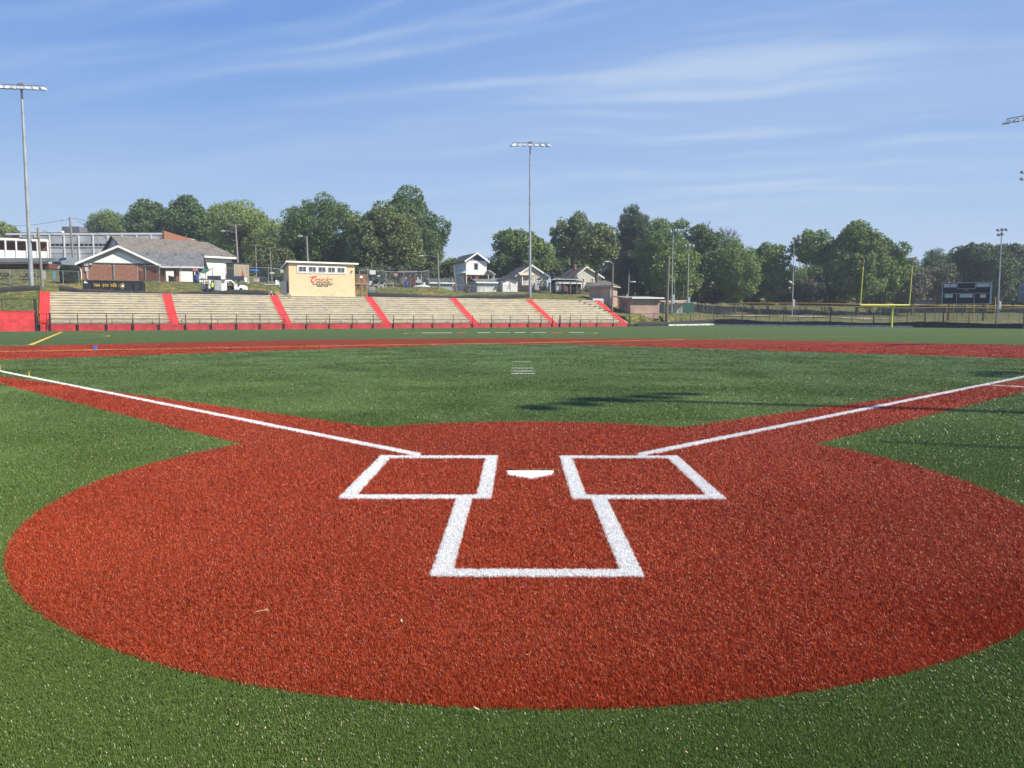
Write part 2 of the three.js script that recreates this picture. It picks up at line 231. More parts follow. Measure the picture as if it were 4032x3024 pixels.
{
  const nodes = (list) => { const o = []; for (const [a, b, st_] of list) for (let v = a; v < b - 1e-6; v += st_) o.push(v); return o; };
  const S = [...nodes([[-1600, -400, 200], [-400, -80, 20], [-80, -0.9, 1]]), -0.06, -0.03, ...nodes([[0.5, 80, 1]]), SEND + 0.08, SEND + 0.12, ...nodes([[81, 104.9, 0.8]]), SF - 0.01, SF + 0.03, ...nodes([[106, 190, 1.2], [190, 500, 20], [500, 1700, 200]])];
  const Tn = [...nodes([[-1500, -300, 200], [-300, -70, 10], [-70, -1, 2]]), -0.56, -0.53, 0.1, ...nodes([[1, 8, 1]]), 8.44, 8.46, ...nodes([[9, 110, 1], [110, 400, 15], [400, 1700, 200]])];
  const pos = [], idx = [], uv = [], nt = Tn.length;
  S.forEach((s) => Tn.forEach((t) => { const p = st(s, t); pos.push(p.x, groundY(p.x, p.z, s, t), p.z); uv.push(p.x, p.z); }));
  for (let i = 0; i < S.length - 1; i++) for (let j = 0; j < nt - 1; j++) { const a = i * nt + j, b = a + nt; idx.push(a, b, a + 1, b, b + 1, a + 1); }
  const g = new THREE.BufferGeometry(); g.setAttribute('position', new THREE.Float32BufferAttribute(pos, 3)); g.setAttribute('uv', new THREE.Float32BufferAttribute(uv, 2)); g.setIndex(idx); g.computeVertexNormals();
  const m = new THREE.Mesh(g, M.bank); m.name = 'grass_terrain'; m.receiveShadow = m.castShadow = true; m.userData = { kind: 'structure', label: 'mottled olive and straw coloured grass banks rising behind the grandstand', category: 'ground' }; scene.add(m);
}

// flat sheets of the field, each 4 mm above the one below
function sheet(name, ring, y, mat, label, holes = []) {
  const s = new THREE.Shape(ring.map(([x, z]) => new THREE.Vector2(x, -z))); holes.forEach((h) => s.holes.push(new THREE.Path(h.map(([x, z]) => new THREE.Vector2(x, -z)))));
  const g = new THREE.ShapeGeometry(s).rotateX(-Math.PI / 2).translate(0, y, 0); return struct(name, g, mat, label, 'ground marking');
}
const xz = (s, t) => { const p = st(s, t); return [p.x, p.z]; };
struct('green_turf_field', new THREE.ShapeGeometry(new THREE.Shape([xz(-60, -0.5), xz(81.4, -0.5), xz(SF, 7.02), xz(SF, -130), xz(-60, -150)].map(([x, z]) => new THREE.Vector2(x, -z)))).rotateX(-Math.PI / 2), M.turfG, 'green synthetic turf of the outfield and foul territory', 'field');
const q2 = Math.SQRT1_2, HALF = 0.914, RX = 3.78, RZ = 3.97, HC = 0.12, PITCHZ = -18.44, RS = 28.96, BASE = 27.43, RB = 4.1;
const along = (side, d, off) => [side * (d + off) * q2, -(d - off) * q2];     // along a foul line, offset outward from it
const redRing = [], inRing = [];
{
  // where the outer edge of each path leaves the home circle and meets the skin arc
  const hit = (off, cx, cz, rx, rz, side, far) => { let a = far ? 10 : 0, b = far ? 60 : 12; for (let i = 0; i < 50; i++) { const m = (a + b) / 2, [x, z] = along(side, m, off); (Math.hypot((x - cx) / rx, (z - cz) / rz) < 1 ? (a = m) : (b = m)); } return a; };
  const dR = hit(HALF, 0, HC, RX, RZ, 1), dA = hit(HALF, 0, PITCHZ, RS, RS, 1, true);
  const p0 = along(1, dR, HALF), p1 = along(1, dA, HALF);
  const a0 = Math.atan2((p0[1] - HC) / RZ, p0[0] / RX), e = Math.PI - a0;
  for (let i = 0; i <= 120; i++) { const a = lerp(e, a0, i / 120); const an = lerp(e, a0, i / 120); redRing.push([RX * Math.cos(an), HC + RZ * Math.sin(an)]); }
  const b0 = Math.atan2(p1[1] - PITCHZ, p1[0]), b1 = -Math.PI - b0;
  for (let i = 0; i <= 120; i++) { const an = lerp(b0, b1, i / 120); redRing.push([RS * Math.cos(an), PITCHZ + RS * Math.sin(an)]); }
  // infield grass: home arc, path edges, cut-outs round the bases
  const dI = hit(-HALF, 0, HC, RX, RZ, 1), h0 = along(1, dI, -HALF), c0 = Math.atan2((h0[1] - HC) / RZ, h0[0] / RX);
  for (let i = 0; i <= 30; i++) { const an = lerp(-Math.PI - c0, c0, i / 30); inRing.push([RX * Math.cos(an), HC + RZ * Math.sin(an)]); }
  const b1x = BASE * q2, w = Math.sqrt(RB * RB - HALF * HALF), ang = Math.asin(HALF / RB);
  for (let i = 0; i <= 16; i++) { const an = lerp(3 * Math.PI / 4 - ang, 3 * Math.PI / 4 + ang - Math.PI / 2 + 0, i / 16); inRing.push([b1x + RB * Math.cos(an + 0), -b1x + RB * Math.sin(an)]); }
  const sec = [0, -BASE * Math.SQRT2]; for (let i = 0; i <= 16; i++) { const an = lerp(Math.PI / 4 + ang, 3 * Math.PI / 4 - ang, i / 16); inRing.push([RB * Math.cos(an), sec[1] + RB * Math.sin(an)]); }
  const right = inRing.slice(31, 48).map(([x, z]) => [-x, z]).reverse(); inRing.push(...right);
}
sheet('red_turf_infield', redRing, 0.004, M.turfR, 'red synthetic turf of the home circle, base paths and infield arc');
sheet('green_turf_infield', inRing, 0.008, M.turfG, 'green synthetic turf diamond inside the red base paths');
const whites = [], bareRings = [], yellowRuns = [];
const rect = (x0, x1, z0, z1) => [[x0, z0], [x1, z0], [x1, z1], [x0, z1]];
const LW = 0.102, BW = 1.1877, BL = 1.8918, GAP = 0.3273, z0b = -8.5 / 12 * 0.3048 - BL / 2 + 0.0256, z1b = z0b + BL;
for (const sd of [-1, 1]) {
  const xa = sd * GAP, xb = sd * (GAP + BW), o = (a, b, c, d) => rect(Math.min(a, b), Math.max(a, b), c, d);
  const out = o(xa, xb, z0b, z1b), hole = o(xa + sd * LW, xb - sd * LW, z0b + LW, z1b - LW);
  sheet('batter_box_line', out, 0.012, M.white, sd < 0 ? 'white painted batter box outline on the third base side of home plate' : 'white painted batter box outline on the first base side of home plate', [hole.reverse()]);
  whites.push(o(xa, xb, z0b, z0b + LW), o(xa, xb, z1b - LW, z1b), o(xa, xa + sd * LW, z0b, z1b), o(xb, xb - sd * LW, z0b, z1b));
  const foul = [along(sd, 1.6, 0), along(sd, 95, 0), along(sd, 95, -LW), along(sd, 1.6 + LW, -LW)];
  sheet('foul_line', foul, 0.0125, M.white, sd < 0 ? 'long white foul line toward third base' : 'long white foul line toward first base'); whites.push([along(sd, 1.6, 0), along(sd, 40, 0), along(sd, 40, -LW), along(sd, 1.6 + LW, -LW)]);
}
{
  const CW = 0.5813, CL = 2.6223, ring = [[-CW, z1b + 0.002], [-CW, CL], [CW, CL], [CW, z1b + 0.002], [CW - LW, z1b + 0.002], [CW - LW, CL - LW], [-CW + LW, CL - LW], [-CW + LW, z1b + 0.002]];
  sheet('catcher_box_line', ring, 0.012, M.white, 'white painted catcher box outline behind home plate');
  whites.push(rect(-CW, -CW + LW, z1b, CL), rect(CW - LW, CW, z1b, CL), rect(-CW, CW, CL - LW, CL));
  for (const ft of [43, 46, 50, 60.5]) { const z = -ft * 0.3048, r = rect(-0.305, 0.305, z - 0.075, z + 0.01); sheet('pitching_line', r, 0.0122, M.white, { 43: 'short white pitching line closest to home plate', 46: 'second short white pitching line from home plate', 50: 'third short white pitching line from home plate', 60.5: 'short white pitching line farthest from home plate' }[ft]); whites.push(r); }
  const lanes = [[along(1, 13.68, 0.01), along(1, 13.68, 0.914), along(1, 13.78, 0.914), along(1, 13.78, 0.01)], [along(1, 13.785, 0.914), along(1, 27.5, 0.914), along(1, 27.5, 0.83), along(1, 13.785, 0.83)]];
  lanes.forEach((r, i) => { sheet('runner_lane_line', r, 0.0122, M.white, i ? 'thin white runner lane line parallel to the first base foul line' : 'short white line closing the runner lane at the foul line'); whites.push(r); });
}
// yellow and blue lines of the other sports
const Gp = (u, v) => { const m = (1512 - v) / F, Z = -EYE * (cpt + m * spt) / (m * cpt - spt), d = Z * cpt + EYE * spt, [x, z] = R2((u - 2016) / F * d, Z); return [x, z]; };
function stripe(name, pts, w, y, mat, label) {
  const L = [], R = []; pts.forEach((p, i) => { const a = pts[Math.max(0, i - 1)], b = pts[Math.min(pts.length - 1, i + 1)], dx = b[0] - a[0], dz = b[1] - a[1], l = Math.hypot(dx, dz) || 1; L.push([p[0] - dz / l * w / 2, p[1] + dx / l * w / 2]); R.push([p[0] + dz / l * w / 2, p[1] - dx / l * w / 2]); });
  const ring = [...L, ...R.reverse()]; bareRings.push(ring); if (mat === M.yellowThin) yellowRuns.push([pts, w]); return sheet(name, ring, y, mat, label);
}
const seg = (a, b, n = 2) => Array.from({ length: n + 1 }, (_, i) => [lerp(a[0], b[0], i / n), lerp(a[1], b[1], i / n)]);
stripe('yellow_sideline', [Gp(-400, 1397), Gp(0, 1385), Gp(700, 1373), Gp(1300, 1363), Gp(2060, 1352)], 0.10, 0.0135, M.yellowThin, 'thin faded yellow line crossing the red infield arc');
stripe('yellow_sideline', [Gp(2060, 1352), Gp(2450, 1344.5), Gp(2750, 1338), Gp(3300, 1327), Gp(4032, 1316)], 0.11, 0.0135, M.yellowThin, 'thin yellow line leaving the red arc toward the goal post');
stripe('yellow_goal_line', [Gp(118, 1358), Gp(244, 1306)], 0.24, 0.0135, M.yellow, 'thick yellow diagonal line in front of the red wall');
stripe('yellow_goal_line', [Gp(-300, 1361), Gp(0, 1359), Gp(114, 1358)], 0.2, 0.0138, M.yellow, 'yellow line along the edge of the red arc joining the diagonal');
{
  const ell = (u0, u1, v0, v1, a0, a1, n) => Array.from({ length: n + 1 }, (_, i) => { const a = lerp(a0, a1, i / n); return Gp((u0 + u1) / 2 + (u1 - u0) / 2 * Math.cos(a), (v0 + v1) / 2 + (v1 - v0) / 2 * Math.sin(a)); });
  stripe('yellow_arc', ell(-40, 432, 1313, 1331, -1.5, 1.35, 30), 0.11, 0.0135, M.yellow, 'thin yellow arc beside the thick yellow diagonal line');
  const c = ell(1592, 2352, 1306, 1319, 0, Math.PI * 2, 60); stripe('yellow_centre_circle', c, 0.13, 0.0135, M.yellow, 'flat yellow centre circle on the turf before the grandstand');
  for (const [u0, u1, v0, v1, m, l] of [[1660, 1780, 1310.4, 1311.6, M.white, 'white part of the emblem in the centre circle at its third base end'], [1800, 1835, 1309.6, 1312.2, M.redCurb, 'small red part of the emblem in the centre circle'], [1880, 1930, 1309.6, 1310.8, M.white, 'first white middle piece of the emblem in the centre circle'], [1950, 2010, 1309.4, 1310.4, M.white, 'second white middle piece of the emblem in the centre circle'], [2025, 2070, 1309.6, 1310.9, M.white, 'third white middle piece of the emblem in the centre circle'], [2090, 2150, 1309.5, 1310.6, M.white, 'fourth white middle piece of the emblem in the centre circle'], [2170, 2215, 1309, 1311.4, M.redCurb, 'red part of the emblem in the centre circle at its first base end'], [2240, 2300, 1309.4, 1310.4, M.white, 'white tail of the emblem in the centre circle']]) sheet('centre_emblem', [Gp(u0, v1), Gp(u1, v1), Gp(u1, v0), Gp(u0, v0)], 0.0137, m, l);
}
for (const [a, b, w, l] of [[[1302, 1357], [1342, 1366], 0.12, 'short blue line on the red arc'], [[150, 1322], [0, 1318], 0.1, 'faint blue line on the turf by the yellow diagonal'], [[900, 1317], [985, 1319], 0.1, 'short faint blue mark on the far turf']]) stripe('blue_line', seg(Gp(...a), Gp(...b)), w, 0.0139, M.blue, l);
for (const [a, b, w, l] of [[[2700, 1294], [3060, 1297], 0.14, 'faint yellow line by the far corner of the turf'], [[3100, 1303], [4032, 1312], 0.1, 'faint yellow line before the goal post'], [[3300, 1297.5], [4032, 1305], 0.1, 'faint yellow line close to the goal post']]) stripe('yellow_hash_line', seg(Gp(...a), Gp(...b)), w, 0.0134, M.yellowThin, l);

// turf fibres near the camera: real blades, coloured by the turf they grow from
{
  const inside = (ring, x, z) => { let c = false; for (let i = 0, j = ring.length - 1; i < ring.length; j = i++) { const [xi, zi] = ring[i], [xj, zj] = ring[j]; if ((zi > z) !== (zj > z) && x < (xj - xi) * (z - zi) / (zj - zi) + xi) c = !c; } return c; };
  const box = (r) => [Math.min(...r.map((p) => p[0])), Math.max(...r.map((p) => p[0])), Math.min(...r.map((p) => p[1])), Math.max(...r.map((p) => p[1]))];
  const wb = whites.map((r) => [r, box(r)]), bb = bareRings.map((r) => [r, box(r)]);
  const plateHole = [[-0.235, -0.46], [0.265, -0.46], [0.215, -0.215], [0.012, -0.04], [-0.012, -0.04], [-0.212, -0.215]];
  const zone = (x, z, mg = 0) => {
    if ((Math.abs(z - 2.607) < 0.005 && Math.abs(x) < 1.5 && Math.abs(x) > 0.6) || (Math.abs(z - z1b - 0.02) < 0.004 && Math.abs(x) < 2.4)) return 3;   // seams of the inlaid panels
    if (z < 0.1 && z > -0.6 && Math.abs(x) < 0.3 && inside(plateHole, x, z)) return 3;
    for (const [r, b] of wb) if (x > b[0] - mg && x < b[1] + mg && z > b[2] - mg && z < b[3] + mg && (inside(r, x, z) || (mg && (inside(r, x + mg, z) || inside(r, x - mg, z) || inside(r, x, z + mg) || inside(r, x, z - mg))))) return 2;
    if (mg && z < -12) { const w = mg * 2.2; for (const [r, b] of bb) if (x > b[0] - w && x < b[1] + w && z > b[2] - w && z < b[3] + w && (inside(r, x, z) || inside(r, x, z + w) || inside(r, x, z - w))) return 2; }
    if (inside(redRing, x, z) && !inside(inRing, x, z)) return 1; return 0;
  };
  const rnd = rngOf(41);
  const tuft = (seed) => {
    const r = rngOf(seed), pos = [], nb = 15;
    for (let i = 0; i < nb; i++) {
      const a = r() * 6.283, d = Math.sqrt(r()) * 0.0095, x = Math.cos(a) * d, z = Math.sin(a) * d, dir = r() * 6.283, w = 0.0005 + 0.0005 * r(), h = 0.010 + 0.011 * r(), lean = 0.003 + 0.013 * r() * r(), la = r() * 6.283;
      const wx = Math.cos(dir) * w, wz = Math.sin(dir) * w, mx = Math.cos(la) * lean * 0.35, mz = Math.sin(la) * lean * 0.35, tx = Math.cos(la) * lean, tz = Math.sin(la) * lean;
      const A = [x - wx, 0, z - wz], B = [x + wx, 0, z + wz], C = [x + mx + wx * 0.9, h * 0.6, z + mz + wz * 0.9], D = [x + mx - wx * 0.9, h * 0.6, z + mz - wz * 0.9], E2 = [x + tx, h, z + tz];
      pos.push(...A, ...B, ...C, ...A, ...C, ...D, ...D, ...C, ...E2);
    }
    const g = new THREE.BufferGeometry(); g.setAttribute('position', new THREE.Float32BufferAttribute(pos, 3)); g.computeVertexNormals(); return g;
  };
  const lists = [[], [], [], []];
  const add = (x, z, k, Z) => { lists[k].push(x, z, Z); };
  let Z = 1.7;
  while (Z < 42) {
    const sp = 0.0098 * (Math.max(Z, 2.6) / 2.6) ** 1.03, half = Z * 0.65 * 1.12 + 0.5, n = Math.ceil(2 * half / sp);
    for (let i = 0; i < n; i++) { const [x, z] = R2(-half + (i + rnd()) * sp, Z + (rnd() - 0.5) * sp * 1.3), k = zone(x, z, 0.003 * (Math.max(Z, 2.6) / 2.6) ** 0.9); if (k < 2) add(x, z, k, Z); }
    Z += sp;
  }
  for (const [r, b] of wb) {                                   // the inlaid lines have denser, shorter fibres of their own
    const edge = (i, k) => [lerp(r[i][0], r[(i + 1) % r.length][0], k), lerp(r[i][1], r[(i + 1) % r.length][1], k)];
    if (r.length > 4) continue;
    const long = Math.hypot(r[1][0] - r[0][0], r[1][1] - r[0][1]) > Math.hypot(r[2][0] - r[1][0], r[2][1] - r[1][1]), q = long ? r : [r[1], r[2], r[3], r[0]];
    const L = Math.hypot(q[1][0] - q[0][0], q[1][1] - q[0][1]), w = Math.hypot(q[2][0] - q[1][0], q[2][1] - q[1][1]);
    let d = 0; while (d < L) { const x0 = lerp(q[0][0], q[1][0], d / L), z0 = lerp(q[0][1], q[1][1], d / L), Zc = Math.max(2.6, fwdOf(x0, z0)), sp = 0.009 * Math.max(1, Zc / 5), nn = Math.max(2, Math.round(w / sp)); for (let i = 0; i < nn; i++) { const k = (d + (rnd() - 0.5) * sp) / L, f = (i + rnd()) / nn * 1.16 - 0.08, x = lerp(lerp(q[0][0], q[1][0], k), lerp(q[3][0], q[2][0], k), f), z = lerp(lerp(q[0][1], q[1][1], k), lerp(q[3][1], q[2][1], k), f); add(x, z, 2, Math.min(4.2, Zc * 0.5)); } d += sp; }
  }
  for (const [pts, w] of yellowRuns) for (let i = 0; i < pts.length - 1; i++) { const [a, b] = [pts[i], pts[i + 1]], L = Math.hypot(b[0] - a[0], b[1] - a[1]); for (let d = 0; d < L; d += 0.035) { const x = lerp(a[0], b[0], d / L), z = lerp(a[1], b[1], d / L); if (fwdOf(x, z) < 50) for (let j = 0; j < 3; j++) add(x + (rnd() - 0.5) * 0.03, z + (j / 2 - 0.5) * w, 3, 15); } }
  const spec = [
    ['green_turf_fibres', 'green synthetic grass blades of the turf', [0.130, 0.20, 0.046], 0.31],
    ['red_turf_fibres', 'red synthetic grass blades of the home circle and base paths', [0.425, 0.060, 0.018], 0.41],
    ['white_line_fibres', 'white synthetic grass blades of the inlaid lines', [0.86, 0.86, 0.86], 0.5],
    ['yellow_line_fibres', 'yellow synthetic grass blades of the thin line crossing the red arc', [0.80, 0.46, 0.09], 0.5]];
  const m4 = new THREE.Matrix4(), q = new THREE.Quaternion(), qy = new THREE.Quaternion(), p = V(0, 0, 0), sc = V(1, 1, 1), e = new THREE.Euler(), col = new THREE.Color();
  spec.forEach(([name, label, c, rough], k) => {
    const L = lists[k], n = L.length / 3, mat = mt(1, 1, 1, { phys: true, specularIntensity: k === 2 ? 0.5 : 0.75, roughness: rough });
    const im = new THREE.InstancedMesh(tuft(60 + k), mat, n); im.name = name; im.userData = { kind: 'stuff', label, category: 'turf' }; im.castShadow = im.receiveShadow = true;
    for (let i = 0; i < n; i++) {
      const x = L[i * 3], z = L[i * 3 + 1], Zi = L[i * 3 + 2], f = (Math.max(Zi, 2.6) / 2.6) ** 0.88;
      const lx = (vnoise(x * 0.9 + 500, z * 0.9 + 500, 4096, 4096, 61) - 0.5) * 0.7 / (1 + Zi / 9), lz = (vnoise(x * 0.9 + 800, z * 0.9 + 800, 4096, 4096, 62) - 0.5) * 0.7 / (1 + Zi / 9); q.setFromEuler(e.set(lx + (rnd() - 0.5) * 0.3, 0, lz + (rnd() - 0.5) * 0.3)).multiply(qy.setFromAxisAngle(UPV, rnd() * 6.283)); p.set(x, k >= 2 ? 0.013 : k ? 0.005 : 0.001, z); sc.set(f, Math.min(1.35, f ** 0.3) * (0.8 + 0.4 * rnd()), f);
      im.setMatrixAt(i, m4.compose(p, q, sc));
      const patch = 0.9 + 0.22 * (fbm(x * 0.5 + 300, z * 0.5 + 300, 4096, 4096, 3, 3) - 0.5) * 2 * 0.6, b = patch * (0.72 + 0.56 * rnd()), hue = (rnd() - 0.5) * 0.18;
      if (k === 2) col.setRGB(c[0] * Math.min(1, 0.92 + 0.1 * rnd()), c[1] * 0.97, c[2] * 0.97); else col.setRGB(c[0] * b * (1 + hue), c[1] * b * (1 - hue * 0.4), c[2] * b);
      im.setColorAt(i, col);
    }
    scene.add(im); console.log(name, n);
  });
}

// home plate sunk in its cut-out
{
  const t = thing('home_plate', 'white rubber home plate sunk in the red turf', 'home plate', V(0.0, 0, 0));
  const pl = new THREE.Shape([[-0.216, 0.432], [0.216, 0.432], [0.216, 0.216], [0, 0.0], [-0.216, 0.216]].map(([x, y]) => new THREE.Vector2(x, y)));
  part(t, 'plate', new THREE.ExtrudeGeometry(pl, { depth: 0.004, bevelEnabled: true, bevelSize: 0.006, bevelThickness: 0.003, bevelSegments: 2 }).rotateX(-Math.PI / 2).translate(0, 0.004, 0), M.whitePaint);
  part(t, 'cut_edge', [bx(-0.1, 0.275, 0.0045, 0.018, -0.475, -0.464), bx(0.262, 0.275, 0.0045, 0.02, -0.462, -0.25)], mt(0.48, 0.27, 0.11, { map: 'noise' }), 'frayed tan cut edge of the turf');
}
// small things lying on the turf
{
  const [bxx, bz] = Gp(376, 1378);
  solo('base_plug_marker', 'small blue foam block standing on the red arc', 'marker', rb(-0.075, 0.075, 0, 0.17, -0.05, 0.05, 0.015), M.umbBlue, V(bxx, 0.02, bz), 0.3);
  for (const [u, v, h, l] of [[360 / 3.1, 1482, 0.13, 'thin yellow peg sticking out of the red path beside the white line'], [2, 1456, 0.13, 'yellow peg by the end of the white line near third base'], [2057, 1366, 0.22, 'thin yellow peg standing behind the pitching lines']]) { const [x, z] = Gp(u, v); solo('yellow_base_peg', l, 'peg', [bar(V(0, 0, 0), V(0.015, h * 1.2, 0), 0.012, 0.006, 6), bar(V(0.01, 0, 0.01), V(-0.03, h * 0.9, 0.01), 0.009, 0.004, 6)], M.yellow, V(x, 0.01, z)); }
  { const [x, z] = Gp(4026, 1484); solo('yellow_bucket', 'yellow bucket beside the white line near first base', 'bucket', new THREE.LatheGeometry([[0, 0], [0.08, 0], [0.1, 0.2], [0.11, 0.21], [0.095, 0.2], [0.075, 0.02], [0, 0.02]].map(([r, y]) => new THREE.Vector2(r, y)), 20), M.yellow, V(x + 0.12, 0.01, z)); }
  const tw = Gp(1030, 2436); const twig = M.plywood;
  solo('dry_twig', 'small dry twig with side shoots lying on the red turf', 'twig', [tube([V(-0.03, 0, 0.01), V(0, 0.006, 0), V(0.035, 0.004, -0.008)], 0.002, 10, 5), tube([V(-0.01, 0.004, 0), V(-0.02, 0.008, 0.025)], 0.0016, 6, 5), tube([V(0.01, 0.004, 0), V(0.022, 0.008, -0.024)], 0.0016, 6, 5)], twig, V(tw[0], 0.036, tw[1]));
  const leafG = (a) => { const s = new THREE.Shape(); s.moveTo(0, 0); s.quadraticCurveTo(0.012, 0.012, 0, 0.034); s.quadraticCurveTo(-0.012, 0.012, 0, 0); return new THREE.ExtrudeGeometry(s, { depth: 0.0012, bevelEnabled: false }).rotateX(-1.2).rotateY(a); };
  let k = 0; for (const [u, v, l] of [[1888, 2834, 'pale dry leaf on the green turf behind the red circle'], [2080, 2610, 'dry leaf fragment on the red turf behind the catcher box'], [3208, 1686, 'pale scrap of paper on the first base path'], [2972, 1660, 'small pale scrap beside the first base foul line'], [1582, 2480, 'tiny pale leaf on the red turf between circle and catcher box'], [2815, 1752, 'small pale leaf at the edge of the first base path']]) { const [x, z] = Gp(u, v); solo('fallen_leaf', l, 'leaf', leafG(k += 1.3).scale(0.8, 0.8, 0.8), mt(0.44, 0.33, 0.2), V(x, 0.036, z)); }
  const r = rngOf(12), crumbs = [], spots = [[1130, 2860, 0.22, 26], [1210, 2960, 0.3, 30], [2650, 2960, 0.4, 30], [3500, 2850, 0.5, 40], [600, 2700, 0.6, 30], [2500, 2330, 0.8, 30], [3300, 1900, 0.7, 24], [900, 2100, 0.8, 24]];
  for (const [u, v, sp, n] of spots) { const [x, z] = Gp(u, v); for (let i = 0; i < n; i++) crumbs.push([x + (r() + r() - 1) * sp, z + (r() + r() - 1) * sp, 0.5 + r()]); }
  const im = new THREE.InstancedMesh(new THREE.IcosahedronGeometry(0.0022, 0), mt(1, 1, 1, { roughness: 0.9 }), crumbs.length), m4 = new THREE.Matrix4(), q = new THREE.Quaternion(), e = new THREE.Euler(), c = new THREE.Color(); im.name = 'turf_debris'; im.userData = { kind: 'stuff', label: 'tan crumbs and dry bits scattered on the turf', category: 'debris' };
  crumbs.forEach(([x, z, s2], i) => { q.setFromEuler(e.set(r() * 6, r() * 6, r() * 6)); im.setMatrixAt(i, m4.compose(V(x, 0.019 + 0.004 * r(), z), q, V(s2 * (0.6 + 1.6 * r()), s2 * 0.6, s2))); const b = 0.5 + 0.7 * r(); im.setColorAt(i, c.setRGB(0.55 * b, 0.40 * b, 0.22 * b)); }); scene.add(im);
}

// ---------------------------------------------------------------- fences
function chainFence(name, label, pts, h, o = {}) {
  // pts: places of the posts on the ground, in order
  const { pm = M.galv, lm = M.link, r = 0.035, rails = [1], arms = false, top = 0, meshTop = 1, railMat } = o;
  const t = thing(name, label, 'fence', pts[0], 0, o.group), o0 = pts[0], rel = pts.map((p) => p.clone().sub(o0));
  rel.forEach((p, i) => {
    const post = part(t, 'post', [bar(V(p.x, p.y - 0.2, p.z), V(p.x, p.y + h + top, p.z), r * (o.big?.includes(i) ? 2 : 1)), new THREE.SphereGeometry(r * 1.25, 8, 6).translate(p.x, p.y + h + top, p.z)], pm);
    if (arms) part(post, 'barb_arm', bar(V(p.x, p.y + h, p.z), V(p.x + 0.22 * NX, p.y + h + 0.35, p.z + 0.22 * NZ), r * 0.6), pm);
  });
  for (const k of rails) for (let i = 0; i < rel.length - 1; i++) if (!o.gap?.includes(i)) part(t, k === 1 ? 'top_rail' : 'rail', bar(rel[i].clone().add(V(0, h * k, 0)), rel[i + 1].clone().add(V(0, h * k, 0)), o.rr ?? r * 0.7), railMat ?? pm);
  if (lm) for (let i = 0; i < rel.length - 1; i++) if (!o.gap?.includes(i)) {
    const a = rel[i], b = rel[i + 1], L = Math.hypot(b.x - a.x, b.z - a.z), g = new THREE.BufferGeometry(), H = h * meshTop;
    g.setAttribute('position', new THREE.Float32BufferAttribute([a.x, a.y, a.z, b.x, b.y, b.z, b.x, b.y + H, b.z, a.x, a.y, a.z, b.x, b.y + H, b.z, a.x, a.y + H, a.z], 3));
    g.setAttribute('uv', new THREE.Float32BufferAttribute([0, 0, L, 0, L, H, 0, 0, L, H, 0, H], 2)); g.computeVertexNormals();
    const m = new THREE.Mesh(g, lm); m.name = 'wire_mesh'; m.receiveShadow = true; t.add(m);
  }
  return t;
}
function siltFence(label, path, hFn, seed) {       // black fabric strip on stakes
  const r = rngOf(seed), t = thing('silt_fence', label, 'silt fence', path[0].clone(), 0), o0 = path[0], pos = [], uv = [], idx = []; let L = 0; const stakes = [];
  const n = path.length; path.forEach((p, i) => {
    const q = p.clone().sub(o0), h = hFn(i / (n - 1)) * (0.94 + 0.12 * r()); if (i) L += path[i].distanceTo(path[i - 1]);
    const bulge = [0, 0.05 + 0.07 * r(), 0.04 * (r() - 0.5)];
    for (let k = 0; k < 3; k++) { pos.push(q.x + NX * bulge[k], q.y + h * k / 2 - (k ? 0 : 0.05), q.z + NZ * bulge[k]); uv.push(L, h * k / 2); }
    if (i) for (let k = 0; k < 2; k++) { const a = (i - 1) * 3 + k, b = i * 3 + k; idx.push(a, b, a + 1, b, b + 1, a + 1); }
    if (i % 4 === 0) stakes.push([q, h]);
  });
  const g = new THREE.BufferGeometry(); g.setAttribute('position', new THREE.Float32BufferAttribute(pos, 3)); g.setAttribute('uv', new THREE.Float32BufferAttribute(uv, 2)); g.setIndex(idx); g.computeVertexNormals();
  const f = new THREE.Mesh(g, M.blackFabric); f.name = 'fabric'; t.add(f);
  for (const [q, h] of stakes) part(t, 'stake', bar(V(q.x - NX * 0.03, q.y - 0.1, q.z - NZ * 0.03), V(q.x - NX * 0.03 + 0.03, q.y + h + 0.18, q.z - NZ * 0.03), 0.022, 0.022, 5), M.stake);
  return t;
}
const line = (a, b, n) => Array.from({ length: n + 1 }, (_, i) => a.clone().lerp(b, i / n));

